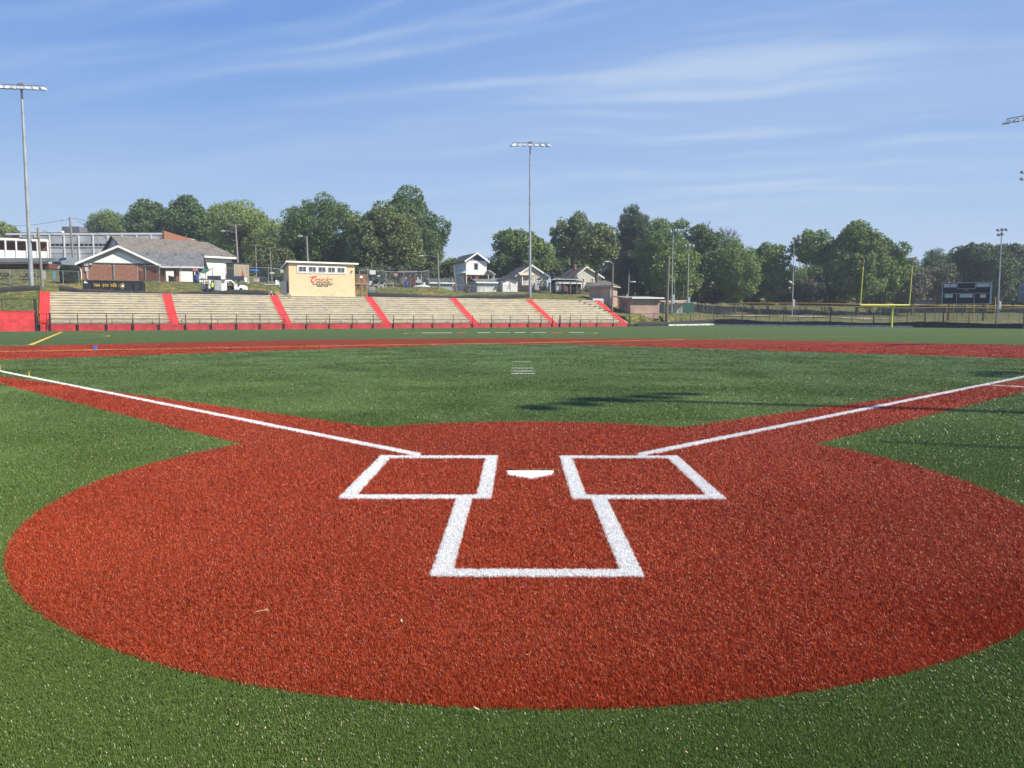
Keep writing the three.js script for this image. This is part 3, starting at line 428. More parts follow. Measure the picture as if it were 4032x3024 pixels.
// ---------------------------------------------------------------- grandstand
const TILT = -0.00327, Y0 = 0.129, AIS = 13.154, ROWH = 0.296, ROWD = 0.6078, NR = 13, BASEY = 0.5, AW = 1.02;
const standY = (s, y) => Y0 + y + TILT * s;
const standTop = (s) => standY(s, BASEY + NR * ROWH);
{
  const t = thing('concrete_grandstand', 'long stained concrete grandstand with seven red stairways', 'grandstand', V(OX, Y0, OZ), TH); t.rotation.order = 'YXZ'; t.rotation.z = TILT;
  const r = rngOf(5);
  const tones = [0, 1, 2, 3].map((i) => { const m = M.concrete.clone(); m.map = T.concrete.clone(); m.map.offset.set(i * 0.27, i * 0.31); m.map.needsUpdate = true; const k = [1, 0.95, 1.03, 0.91][i]; m.color.setRGB(0.75 * k, 0.70 * k, 0.565 * k * (i === 3 ? 1.06 : 1)); return m; });
  for (let sct = 0; sct < 6; sct++) {
    const s0 = sct * AIS + AW + 0.003, s1 = (sct + 1) * AIS - 0.003;
    const section = t; part(t, 'section_base', bx(s0, s1, -0.3, BASEY, -0.03 * 0 - 0.5, 0.02), M.concreteGrey);
    for (let k = 0; k < NR; k++) {
      const y = BASEY + (k + 1) * ROWH, zf = -k * ROWD, jit = (r() - 0.5) * 0.012;
      const tone = tones[Math.floor(r() * 4)], row = part(section, 'seat_row', bx(s0, s1, y - 0.085 + jit, y + jit, zf - ROWD - (k === NR - 1 ? 1.5 : 0.06), zf + 0.085), tone); part(row, 'riser', bx(s0, s1, y - ROWH - 0.01, y - 0.086 + jit, zf - ROWD, zf - 0.012), tones[Math.floor(r() * 4)]);
    }
  }
  for (let a = 0; a < 7; a++) {
    const s0 = a * AIS, s1 = s0 + AW, stair = part(t, 'stairway', bx(s0, s1, -0.3, BASEY, -0.5, 0.02), M.red);
    for (let k = 0; k < NR; k++) {
      const y = BASEY + (k + 1) * ROWH, zf = -k * ROWD;
      part(stair, 'step', bx(s0, s1, y - ROWH - 0.02, y - ROWH / 2, zf, zf + ROWD / 2), M.red);
      part(stair, 'step', bx(s0 + 0.001, s1 - 0.001, y - ROWH - 0.05, y + 0.014, zf - ROWD - (k === NR - 1 ? 1.48 : 0.07), zf - 0.002), M.red);
    }
  }
  // platform and end walls
  part(t, 'front_walkway', bx(-0.0, SEND, -0.3, BASEY - 0.02, 0.024, 0.56), M.concreteGrey);
  const side = [[-0.57, -0.3], [0, BASEY + ROWH * 0.7], [8.4, BASEY + NR * ROWH - 0.12], [9.3, BASEY + NR * ROWH - 0.12], [9.3, -0.3]];
  part(t, 'end_wall', prism(side.map(([z, y]) => [z, y]), 0, 0.3).rotateY(Math.PI / 2).translate(SEND - 0.34 + 0.02, 0, 0), M.concrete);
  part(t, 'end_wall', prism(side.map(([z, y]) => [z, y - 0.35]), 0, 0.16).rotateY(Math.PI / 2).translate(-0.19, 0, 0), M.concreteGrey);
  // small mess on the seats
}
// red kerb wall in panels along the foot of the stand, and the black pipe fence before it
const postU = [142, 197, 306, 420, 524, 627, 731, 832, 932, 1024, 1118.5, 1208, 1297.5, 1387, 1470, 1550, 1629, 1704.5, 1784.5, 1861, 1936, 2009, 2080, 2130, 2175.5, 2205, 2246, 2287, 2351, 2415, 2479];
const postS = postU.map((u) => sAt(u, -0.72, 1));
{
  const t = thing('red_kerb_wall', 'low red painted kerb wall in panels along the foot of the grandstand', 'wall', V(OX, Y0, OZ), TH); t.rotation.order = 'YXZ'; t.rotation.z = TILT;
  for (let i = 0; i < postS.length - 1; i++) { if (i === 0) continue; const e = Math.min(postS[i + 1] - 0.22, SEND + 0.4), a = postS[i] + 0.08; if (e - a > 0.2) part(t, 'panel', bx(a, e, -0.35, BASEY + 0.1, 0.57, 0.66), M.redCurb); }
  part(t, 'panel', bx(postS[0] + 0.3, postS[1] - 0.1, -0.35, BASEY + 0.1, 0.57, 0.66), M.redCurb);
  part(t, 'backing', bx(postS[0] - 0.0, SEND + 0.3, -0.35, BASEY + 0.085, 0.561, 0.569), M.dark);
  const f = thing('black_pipe_fence', 'black pipe fence with tall posts before the red kerb wall', 'fence', V(OX, Y0, OZ), TH); f.rotation.order = 'YXZ'; f.rotation.z = TILT;
  const H = 1.78;
  postS.forEach((s, i) => part(f, 'post', bar(V(s, -0.4, 0.74), V(s, H + 0.03, 0.74), [0, 1, 25].includes(i) ? 0.1 : 0.042, undefined, 10), M.black));
  for (let i = 0; i < postS.length - 1; i++) if (i !== 25 - 0 && i !== 24) part(f, 'top_rail', bar(V(postS[i], H - (i === 0 ? 0.05 : 0), 0.74), V(postS[i + 1], H - (i === 0 ? 0.05 : 0), 0.74), 0.032), M.black);
  part(f, 'gate_rail', bar(V(postS[0], 0.95, 0.74), V(postS[1], 0.95, 0.74), 0.03), M.black);
  for (const x of [postS[0] + 0.35, postS[1] - 0.3]) part(f, 'gate_post', bar(V(x, 0.05, 0.74), V(x, H, 0.74), 0.035), M.black);
  // hand rails on the walkway, one for each section
  for (let k = 0; k < 6; k++) {
    const hr = thing('hand_rail', `black two bar hand rail below seating section ${['beside the red retaining wall', 'in front of the dumpster', 'in front of the white service truck', 'below the press box', 'below the grey blue garage', 'at the pink buildings end of the stand'][k]}`, 'railing', V(OX, Y0, OZ), TH); hr.rotation.order = 'YXZ'; hr.rotation.z = TILT;
    const a = k * AIS + AW + (k ? 0.25 : -0.15), b = (k + 1) * AIS + (k === 5 ? -0.3 : 0.22);
    part(hr, 'rail', bar(V(a, 1.13, 0.3), V(b, 1.13, 0.3), 0.03), M.black); part(hr, 'rail', bar(V(a, 0.78, 0.3), V(b, 0.78, 0.3), 0.03), M.black);
    const n = Math.round((b - a) / 2.1); for (let i = 0; i <= n; i++) { const x = lerp(a, b, i / n); part(hr, 'post', bar(V(x, 0.46, 0.3), V(x, 1.13, 0.3), 0.03), M.black); }
  }
  // the red retaining wall and its fence beyond the first stairway
  const s1 = sAt(139, -0.7, 1), rw = thing('red_retaining_wall', 'tall red painted retaining wall holding the grass bank beside the stand', 'wall', V(OX, 0, OZ), TH);
  part(rw, 'wall', bx(-26, s1, -0.3, 2.1, 0.5, 0.74), M.red); part(rw, 'wall_return', bx(-0.42, -0.2, -0.3, 2.1, -0.2, 0.5), M.red); part(rw, 'coping', bx(-26, s1 + 0.04, 2.1, 2.17, 0.46, 0.78), M.red);
  const crk = [[-0.36, 1.95], [-0.36, 1.78], [0.05, 1.75], [0.05, 1.45], [0.9, 1.42]].map(([x, y]) => V(x - 5.2, y, 0.742)); part(rw, 'crack', crk.slice(1).map((p, i) => bar(crk[i], p, 0.012, 0.012, 4)), M.dark);
  const tp = [-26, -21, -16, -11, -7.2, sAt(10, -0.5, 2), sAt(137, -0.5, 2), sAt(144, -0.4, 2)];
  chainFence('black_chain_fence', 'black chain link fence on top of the red retaining wall', tp.map((s) => st(s, -0.6, 2.15)), 1.3, { pm: M.black, lm: M.linkBlack, r: 0.035, big: [6, 7] });
}
// silt fences along the top of the stand
const stGround = (s, t) => { const p = st(s, t); p.y = groundY(p.x, p.z, s, t); return p; };
const siltPath = (u0, u1, t0, t1, n) => Array.from({ length: n + 1 }, (_, i) => { const t = lerp(t0, t1, i / n); return stGround(sAt(lerp(u0, u1, i / n), t, 5), t); });
siltFence('black silt fence on the grass bank above the red retaining wall', siltPath(-120, 160, 8.3, 9.0, 24), () => 0.6, 3);
siltFence('black silt fence in front of the black dumpster', siltPath(232, 640, 9.7, 9.9, 40), (k) => lerp(0.62, 0.28, k), 4);
siltFence('black silt fence in front of the white service truck', siltPath(640, 1046, 9.9, 9.9, 40), (k) => lerp(0.25, 0.72, smooth(0, 0.8, k)), 6);
siltFence('black silt fence right of the wooden deck of the press box', siltPath(1449, 1760, 9.6, 9.6, 32), (k) => lerp(0.72, 0.45, k), 7);
siltFence('low black silt fence before the sheds of the white houses', siltPath(1762, 2086, 9.6, 9.8, 36), (k) => lerp(0.42, 0.62, smooth(0, 0.6, k)), 8);

// ---------------------------------------------------------------- black fence round the far corner and end of the turf
{
  const cornerU = 2780, A = (u) => { let a = 79, b = SF; for (let i = 0; i < 40; i++) { const m = (a + b) / 2, p = st(m, tFront(m)); (colOf(p.x, p.z, 1) < u ? (a = m) : (b = m)); } return a; };
  const left = [2479, 2521, 2575, 2626, 2682, 2719, 2756].map((u) => { const s = A(u); return st(s, tFront(s), 0.02); });
  const Bc = st(SF, tFront(SF), 0.02);
  chainFence('black_chain_fence', 'black chain link fence between the stand and the far turf corner', [...left, Bc], 2.0, { pm: M.black, lm: M.linkBlack, r: 0.045, gap: [6] });
  const rightU = [2851, 2923, 2977, 3029, 3085, 3143, 3204, 3270, 3354, 3440, 3503.6, 3571.6, 3642, 3714.5, 3815, 3920, 4030, 4150, 4280];
  chainFence('black_chain_fence', 'long black chain link fence behind the yellow goal post', [Bc.clone().add(V(0.4, 0, 0.6)), ...rightU.map((u) => st(SF, tAtS(u, SF), 0.02))], 2.0, { pm: M.black, lm: M.linkBlack, r: 0.045, big: [8, 10, 13, 14] });
  siltFence('black silt fabric along the foot of the fence by the pink buildings', Array.from({ length: 41 }, (_, i) => { const s = lerp(81.6, SF - 0.2, i / 40); return st(s, tFront(s) - 0.06, 0.02 + 0.4 * smooth(0.3, 1, i / 40)); }), (k) => 0.62, 21);
  siltFence('black silt fabric along the foot of the fence behind the goal post', Array.from({ length: 81 }, (_, i) => { const t = lerp(6.8, -60, i / 80); return st(SF - 0.07, t, 0.03 + 0.35 * (1 - smooth(0, 0.35, i / 80))); }), (k) => 0.66 + 0.1 * Math.sin(k * 23), 22);
  struct('concrete_kerb', [slab(st(90, tFront(90) - 0.3, 0.0), st(90, tFront(90) - 0.5, 0.0), st(SF - 0.3, 6.3, 0.0), st(SF - 0.3, 6.6, 0.0), 0.27)].map((g) => g), M.curb, 'pale concrete kerb at the far corner of the turf', 'kerb');
  struct('concrete_kerb', [slab(st(SF - 0.32, 6.3, 0), st(SF - 0.55, 6.2, 0), st(SF - 0.4, -32, 0), st(SF - 0.12, -32, 0), 0.22)], M.curb, 'grey concrete kerb below the fence behind the goal post', 'kerb');
  // silt fence before the low pink building
  siltFence('black silt fence on the bank before the low pink building', Array.from({ length: 25 }, (_, i) => { const u = lerp(2478, 2656, i / 24), Z = lerp(124.5, 134, i / 24); return G(u, Z); }), (k) => 0.55, 23);
}

// ---------------------------------------------------------------- light poles
function lampHead(parent, m, aim, tilt) {   // visor floodlight: boxy housing with a sloping snout
  const g = new THREE.Group(); g.name = 'lamp'; g.position.copy(m); g.rotation.order = 'YXZ'; g.rotation.set(tilt, aim, 0); parent.add(g);
  part(g, 'housing', prism([[-0.34, 0.2], [-0.3, 0.42], [0.12, 0.42], [0.62, 0.08], [0.62, 0.02], [-0.34, 0.02]], -0.36, 0.36).rotateY(-Math.PI / 2).translate(0, -0.62, 0), M.lampShell);
  part(g, 'lens', bx(-0.32, 0.32, -0.64, -0.612, -0.3, 0.5), M.glassGrey); part(g, 'bracket', bar(V(0, -0.22, 0), V(0, 0.02, 0), 0.05), M.galvDark); return g;
}
function tallPole(label, base, H, r0, r1, turn, n, span, lampScale = 0.9) {
  const t = thing('stadium_light_pole', label, 'light pole', base, turn);
  part(t, 'shaft', [bar(V(0, -0.5, 0), V(0, H, 0), r0, r1, 20), bar(V(0, H * 0.22, 0), V(0, H * 0.22 + 0.12, 0), r0 * 1.02, r0 * 1.02, 20)], M.galv);
  part(t, 'cross_arm', bar(V(-span / 2, H - 0.05, r1 + 0.06), V(span / 2, H - 0.05, r1 + 0.06), 0.065), M.galv);
  part(t, 'clamp', bx(-0.28, 0.28, H - 0.22, H + 0.12, -0.1, 0.3), M.galvDark);
  part(t, 'mid_arm', [bar(V(-0.9, H * 0.24, 0), V(0.9, H * 0.24, 0), 0.05), bx(-1.15, -0.55, H * 0.24 - 0.02, H * 0.24 + 0.16, -0.2, 0.35), bx(0.55, 1.15, H * 0.24 - 0.02, H * 0.24 + 0.16, -0.2, 0.35)], M.galvDark);
  for (let i = 0; i < n; i++) { const k = n === 1 ? 0.5 : i / (n - 1); lampHead(t, V(lerp(-span / 2, span / 2, k), H - 0.05, r1 + 0.08), lerp(-0.75, 0.75, k), 0.12).scale.setScalar(lampScale); }
  return t;
}
tallPole('tall grey stadium light pole beside the red stairway and the wood pole', G(131, 99), yAt(332, 99) - G(131, 99).y, 0.27, 0.13, TH - 0.35, 7, 5.0);
{ const b = stGround(sAt(2087, 10.2, 5), 10.2); tallPole('tall grey stadium light pole standing behind the middle of the grandstand', b, yv(562, b) - b.y, 0.23, 0.11, TH - 0.45, 7, 5.6); }
{ const b = P(4041, 1292, 96); b.y = 0; tallPole('tall grey stadium light pole beside the far end of the black fence', b, yAt(448, 96), 0.3, 0.14, -0.9, 7, 6.4); part(scene.children[scene.children.length - 1], 'control_box', bx(-0.95, -0.35, 3.2, 5.6, -0.3, 0.3), M.galvDark); }
const onSun = (x, z, H) => { const L = H / Math.tan(SUN_ALT); return V(x + SUNX * L, 0, z + SUNZ * L); };
tallPole('tall stadium light pole beyond the first base dugout casting the long infield shadow', onSun(1.05, -6.95, 23.5), 23.5, 0.27, 0.13, 0.69, 5, 3.5, 0.66);
tallPole('tall stadium light pole beyond right field casting a shadow on the red arc', onSun(19.6, -34.4, 23.5), 23.5, 0.27, 0.13, 0.56, 5, 4.2, 0.7);
function clusterPole(label, base, H, r, heads, turn = 0, group, box = true) {
  const t = thing('field_light_pole', label, 'light pole', base, turn, group);
  part(t, 'shaft', bar(V(0, -0.4, 0), V(0, H, 0), r, r * 0.55, 12), M.galv);
  if (box) part(t, 'control_box', rb(-0.05, 0.38, 1.8, 3.4, 0.1, 0.4, 0.03), M.lampShell);
  for (const [x, y, z] of heads) {
    part(t, 'arm', bar(V(0, H + y - 0.1, 0), V(x, H + y, z), 0.045), M.galvDark);
    const g = new THREE.LatheGeometry([[0.02, 0.26], [0.13, 0.22], [0.24, 0.08], [0.36, -0.08], [0.36, -0.12], [0.33, -0.1], [0.0, -0.05]].map(([a, b]) => new THREE.Vector2(a, b)), 16).rotateX(0.9).translate(x, H + y, z); part(t, 'reflector', g, M.galv);
  }
  return t;
}
const gpole = (u, Z, vt) => { const b = G(u, Z); return [b, yAt(vt, Z) - b.y]; };
{
  let [b, H] = gpole(3119, 160, 938); clusterPole('grey field light pole with four round lamps by the white house', b, H, 0.13, [[0.1, 0, 0.3], [1.05, 0, 0.2], [-0.5, -0.9, 0.3], [0.95, -0.8, 0.2]]);
  [b, H] = gpole(3928, 150, 908); clusterPole('grey field light pole with round lamps beside the scoreboard', b, H, 0.15, [[-0.85, 0, 0.3], [0, 0.15, 0.2], [0.65, 0.1, 0.3], [-0.7, -0.85, 0.3], [-0.1, -0.7, 0.4]], 0);
  [b, H] = gpole(2645, 138, 912); clusterPole('grey field light pole beside the thick wood pole', b, H, 0.12, [[-0.5, 0, 0.3], [0.3, 0.15, 0.3], [0.8, 0.2, 0.2]]);
  [b, H] = gpole(2707, 150, 968); clusterPole('grey field light pole behind the dugout with pink roof', b, H, 0.12, [[-0.7, 0, 0.3], [0, 0.1, 0.3], [0.75, 0, 0.3]]);
  const bb = P(4034, 1270, 140); bb.y = 0.6; clusterPole('grey field light pole past the scoreboard with two stacked lamps', bb, yAt(680, 140) - 0.6, 0.16, [[-1.9, 0, 0.2], [-1.9, -1.15, 0.2]], 0, undefined, false);
  clusterPole('field light pole past first base casting the blurred shadow on the base path', onSun(11.6, -13.1, 15.5), 15.5, 0.14, [[-0.9, 0, 0.3], [0, 0.1, 0.3], [0.9, 0, 0.3], [0.4, -0.8, 0.3]], 0.9);
  clusterPole('field light pole beyond first base casting a shadow on the edge of the grass diamond', onSun(16.4, -17.6, 15.5), 15.5, 0.14, [[-0.9, 0, 0.3], [0, 0.1, 0.3], [0.9, 0, 0.3]], 0.9);
  solo('net_pole', 'plain grey net pole beyond the first base line', 'pole', bar(V(0, -0.3, 0), V(0, 12, 0), 0.09, 0.06, 12), M.galv, onSun(4.0, -2.14, 12));
}
function woodPole(label, base, H, r, o = {}) {
  const t = thing(o.name ?? 'utility_pole', label, 'pole', base, o.turn ?? 0), lean = o.lean ?? 0;
  part(t, 'shaft', bar(V(0, -0.5, 0), V(lean, H, 0), r, r * 0.72, 10), o.mat ?? M.poleGrey);
  if (o.cross) part(t, 'cross_arm', bx(lean - o.cross, lean + o.cross, H - 0.2, H - 0.06, -0.06, 0.06), M.poleGrey);
  if (o.lamp) { const [dx, dy] = o.lamp; part(t, 'lamp_arm', tube([V(lean, H + (o.ly ?? -0.3), 0), V(lean + dx * 0.5, H + (o.ly ?? -0.3) + dy, 0), V(lean + dx, H + (o.ly ?? -0.3) + dy, 0)], 0.04, 10), M.galv); part(t, 'lamp', new THREE.SphereGeometry(0.3, 10, 8).scale(1.5, 0.4, 0.7).translate(lean + dx * 1.1, H + (o.ly ?? -0.3) + dy - 0.02, 0), M.lampShell); }
  return t;
}
{
  const wp = (u, Z, vt, label, r, o) => { const b = G(u, Z); return woodPole(label, b, yAt(vt, Z) - b.y, r, o); };
  wp(300, 146, 852, 'wood utility pole behind the brick gable building carrying the wires', 0.2, { lean: -0.3, lamp: [-1.1, 0.1], ly: -0.6 });
  wp(174, 100, 894, 'short wood pole beside the tall light pole on the bank', 0.17, { lean: -0.25 });
  wp(946, 132, 882, 'wood utility pole with a street lamp arm behind the plywood shed', 0.2, { lean: -0.35, cross: 1.2, lamp: [-1.9, 0.3], ly: -1.4 });
  wp(1014, 138, 962, 'thin wood pole with a cross arm behind the plywood shed', 0.1, { cross: 1.0 });
  wp(1075, 140, 972, 'thin pale pole between the plywood shed and the press box', 0.1, { lean: -0.25 });
  wp(1219, 121, 928, 'wood pole with a lamp behind the press box roof', 0.2, { lean: -0.2, lamp: [-0.9, 0.25] });
  wp(1729, 131, 996, 'grey wood pole with a long lamp arm before the grey blue garage', 0.17, { lean: -0.15, lamp: [-2.5, 0.25], ly: -0.7 });
  wp(2409, 128, 1035, 'wood pole with a street lamp before the tall pink building', 0.19, { lean: 0.1, lamp: [-0.95, 0.4], ly: -0.2, mat: M.pole });
  wp(2470, 140, 1065, 'wood pole with tilted floodlights behind the low pink building', 0.14, { lean: 0.25, lamp: [0.7, -0.5], ly: -1.5 });
  wp(2624, 133, 1013, 'thick bare wood pole at the end of the low pink building', 0.26, { lean: 0.25, mat: M.pole });
  wp(2655, 152, 1100, 'thin metal pole by the dugout fence close to the thick wood pole', 0.06, { mat: M.galv, name: 'metal_pole' });
  wp(2689, 155, 1115, 'thin metal pole behind the pink dugout roof', 0.06, { mat: M.galvDark, name: 'metal_pole' });
  wp(1473, 116, 1036, 'thin leaning grey pole with white boards beside the press box deck', 0.07, { lean: -0.28, mat: M.galvDark, name: 'metal_pole' });
  wp(1454, 116, 1058, 'thin upright grey pole beside the wooden press box deck', 0.07, { mat: M.galvDark, name: 'metal_pole' });
  wp(1997 - 200, 145, 1045, 'pale dead tree trunk stub between garage and white house', 0.28, { lean: -0.5, mat: M.barkGrey, name: 'dead_trunk' });
  const wire = (label, a, b, sag) => solo('overhead_wire', label, 'wire', tube([a, a.clone().lerp(b, 0.5).add(V(0, -sag, 0)), b], 0.028, 20, 5), M.wire);
  wire('overhead wire running from the utility pole toward the school roof', P(292, 858, 146), P(-60, 886, 150), 0.6);
  wire('thick overhead wire dropping from the utility pole to the brick gable building', P(297, 860, 146), P(430, 940, 122), 0.3);
  wire('overhead wire from the utility pole to the trees behind the school', P(297, 857, 146), P(520, 905, 170), 0.3);
  wire('low overhead wire between the two left wood poles', P(167, 905, 100), P(297, 930, 146), 0.5);
  wire('overhead wire between the plywood shed poles and the press box pole', P(1075, 976, 140), P(1215, 957, 121), 0.15);
  wire('overhead wire behind the plywood shed poles', P(880, 975, 140), P(1075, 972, 140), 0.2);
}
// ---------------------------------------------------------------- goal post and scoreboard
{
  const b = V(51.45, 0, -102.05), t = thing('goal_post', 'yellow football goal post with two tall uprights', 'goal post', b, 0.12), y = M.goal;
  part(t, 'gooseneck', tube([V(0.25, -0.1, -1.2), V(0.25, 1.6, -1.2), V(0.2, 2.55, -1.0), V(0.05, 3.0, -0.3), V(0, 3.05, 0)], 0.12, 24, 12), y);
  part(t, 'crossbar', bar(V(-5.15, 3.05, 0), V(1.95, 3.05, 0), 0.095, 0.095, 12), y);
  for (const x of [-5.15, 1.95]) { const u = part(t, 'upright', bar(V(x, 2.98, 0), V(x + 0.22, 8.3, 0), 0.06, 0.055, 12), y); part(u, 'tip', bar(V(x + 0.22, 8.3, 0), V(x + 0.28, 9.5, 0), 0.055, 0.05, 10), M.goalTip, 'faded brown upper end of the upright'); }
  t.position.set(51.45, 0, -102.05);
}
{
  const Z = 135, c = G(3800, Z), k = Z / F, t = thing('scoreboard', 'large black scoreboard on rusty posts with yellow scaffold', 'scoreboard', c, -0.42), W = 7.0, H = 3.5, yb = yAt(1195, Z) - c.y - 0.1;
  part(t, 'board', bx(-W / 2, W / 2, yb, yb + H, -0.35, 0), M.board);
  const fr = 0.11; part(t, 'frame', [bx(-W / 2 - 0.06, W / 2 + 0.06, yb + H, yb + H + fr, -0.36, 0.06), bx(-W / 2 - 0.06, W / 2 + 0.06, yb - fr, yb, -0.36, 0.06), bx(-W / 2 - 0.1, -W / 2, yb, yb + H, -0.36, 0.06), bx(W / 2, W / 2 + 0.3, yb - fr, yb + H + fr, -0.38, 0.07)], M.boardTrim);
  part(t, 'divider', bx(-W / 2, W / 2, yb + H * 0.49, yb + H * 0.49 + 0.07, 0.002, 0.05), M.boardTrim);
  for (const x of [-W / 2 + W * 0.3, -W / 2 + W * 0.67]) part(t, 'divider', bx(x, x + 0.08, yb, yb + H * 0.49, 0.002, 0.048), M.boardTrim);
  const x0 = -W / 2 + W * 0.3, x1 = -W / 2 + W * 0.68; part(t, 'centre_display', [bx(x0, x0 + 0.1, yb + H * 0.72, yb + H, 0.002, 0.06), bx(x1, x1 + 0.1, yb + H * 0.72, yb + H, 0.002, 0.06), bx(x0 + 0.1, x1, yb + H * 0.71, yb + H * 0.735, 0.002, 0.06)], M.boardTrim);
  const stripT = tex(256, 64, 1, 1, (x, y, i, j) => { const n = hash(Math.floor(i / 9), 3, 4); return i % 9 < 4 && n > 0.25 && j > 14 && j < 50 ? 0.62 : 0.9; }); const stripM = mt(0.62, 0.64, 0.67); stripM.map = stripT;
  for (const [a, b, y0, y1] of [[0.02, 0.145, 0.79, 0.97], [0.16, 0.29, 0.79, 0.97], [0.71, 0.985, 0.79, 0.97], [0.045, 0.22, 0.30, 0.475], [0.365, 0.64, 0.30, 0.475], [0.8, 0.92, 0.28, 0.455]]) part(t, 'label_strip', bx(-W / 2 + W * a, -W / 2 + W * b, yb + H * y0, yb + H * y1, 0.003, 0.03), stripM);
  part(t, 'small_plate', bx(-0.35, 0.3, yb + H * 0.64, yb + H * 0.665, 0.003, 0.02), M.boardTrim);
  for (const x of [-2.5, 2.7]) part(t, 'post', bx(x - 0.14, x + 0.14, -0.4, yb, -0.5, -0.22), M.rust);
  const s = thing('scaffold', 'yellow scaffold frames standing around the scoreboard', 'scaffold', c, -0.42), yy = M.scaffold;
  [-2.85, 0.15, 3.2].forEach((x, i) => {
    const h = i === 2 ? yb + 1.1 : yb, fz = 0.55, fr2 = part(s, 'frame', [bar(V(x, 0, fz), V(x, yb - 0.05, fz), 0.05), bar(V(x + 1.1, 0, fz), V(x + 1.1, h, fz), 0.05)], yy);
    for (let y = 0.35; y < yb; y += 0.62) part(fr2, 'rung', bar(V(x, y, fz), V(x + (Math.round(y * 10) % 3 ? 1.1 : 0.6), y, fz), 0.05), yy);
  });
  for (const [a, b] of [[-1.75, 0.15], [1.25, 3.2]]) { part(s, 'brace', bar(V(a, 0.4, 0.55), V(b, yb * 0.55, 0.55), 0.02), M.galvDark); part(s, 'brace', bar(V(a, yb * 0.55, 0.55), V(b, 0.4, 0.55), 0.02), M.galvDark); part(s, 'brace', bar(V(a, yb * 0.65, 0.55), V(b, yb - 0.05, 0.55), 0.02), M.galvDark); }
}
// softball field fences with yellow caps beyond the turf
function capFence(label, pts, h) { return chainFence('yellow_capped_fence', label, pts, h, { pm: M.galvDark, lm: M.link, r: 0.04, rr: 0.06, railMat: M.cap }); }
const gl = (list) => list.map(([u, Z]) => G(u, Z));
const interp = (list, n) => { const o = []; for (let i = 0; i < list.length - 1; i++) for (let k = 0; k < n; k++) o.push([lerp(list[i][0], list[i + 1][0], k / n), lerp(list[i][1], list[i + 1][1], k / n)]); o.push(list[list.length - 1]); return o; };
capFence('nearer yellow capped outfield fence running past the scoreboard', gl(interp([[2785, 158], [3200, 142], [3600, 128], [4100, 112]], 6)), 2.25);
capFence('farther yellow capped outfield fence in front of the tree line', gl(interp([[2912, 172], [3300, 162], [3700, 156], [4150, 150]], 5)), 2.6);
chainFence('grey_chain_fence', 'tall grey chain link fence joining the dugout to the yellow capped fence', gl(interp([[2615, 146], [2770, 150], [2912, 168]], 4)), 2.5, { pm: M.galvDark, r: 0.04 });
{ // thin strip of dirt on the softball field
  const a = [], n = 40; const pos = []; for (let i = 0; i < n; i++) { const q = (u, Z) => { const p = G(u, Z); p.y += 0.13; return p; }, u0 = lerp(2850, 3560, i / n), u1 = lerp(2850, 3560, (i + 1) / n), z0 = lerp(160, 139, i / n), z1 = lerp(160, 139, (i + 1) / n); const A = q(u0, z0), B = q(u1, z1), C = q(u1, z1 + 5), D = q(u0, z0 + 5); for (const p of [A, B, C, A, C, D]) pos.push(p.x, p.y, p.z); }
  const g = new THREE.BufferGeometry(); g.setAttribute('position', new THREE.Float32BufferAttribute(pos, 3)); g.computeVertexNormals(); struct('dirt_warning_track', g, M.dirt, 'pale dirt strip along the softball outfield fence', 'dirt track');
}

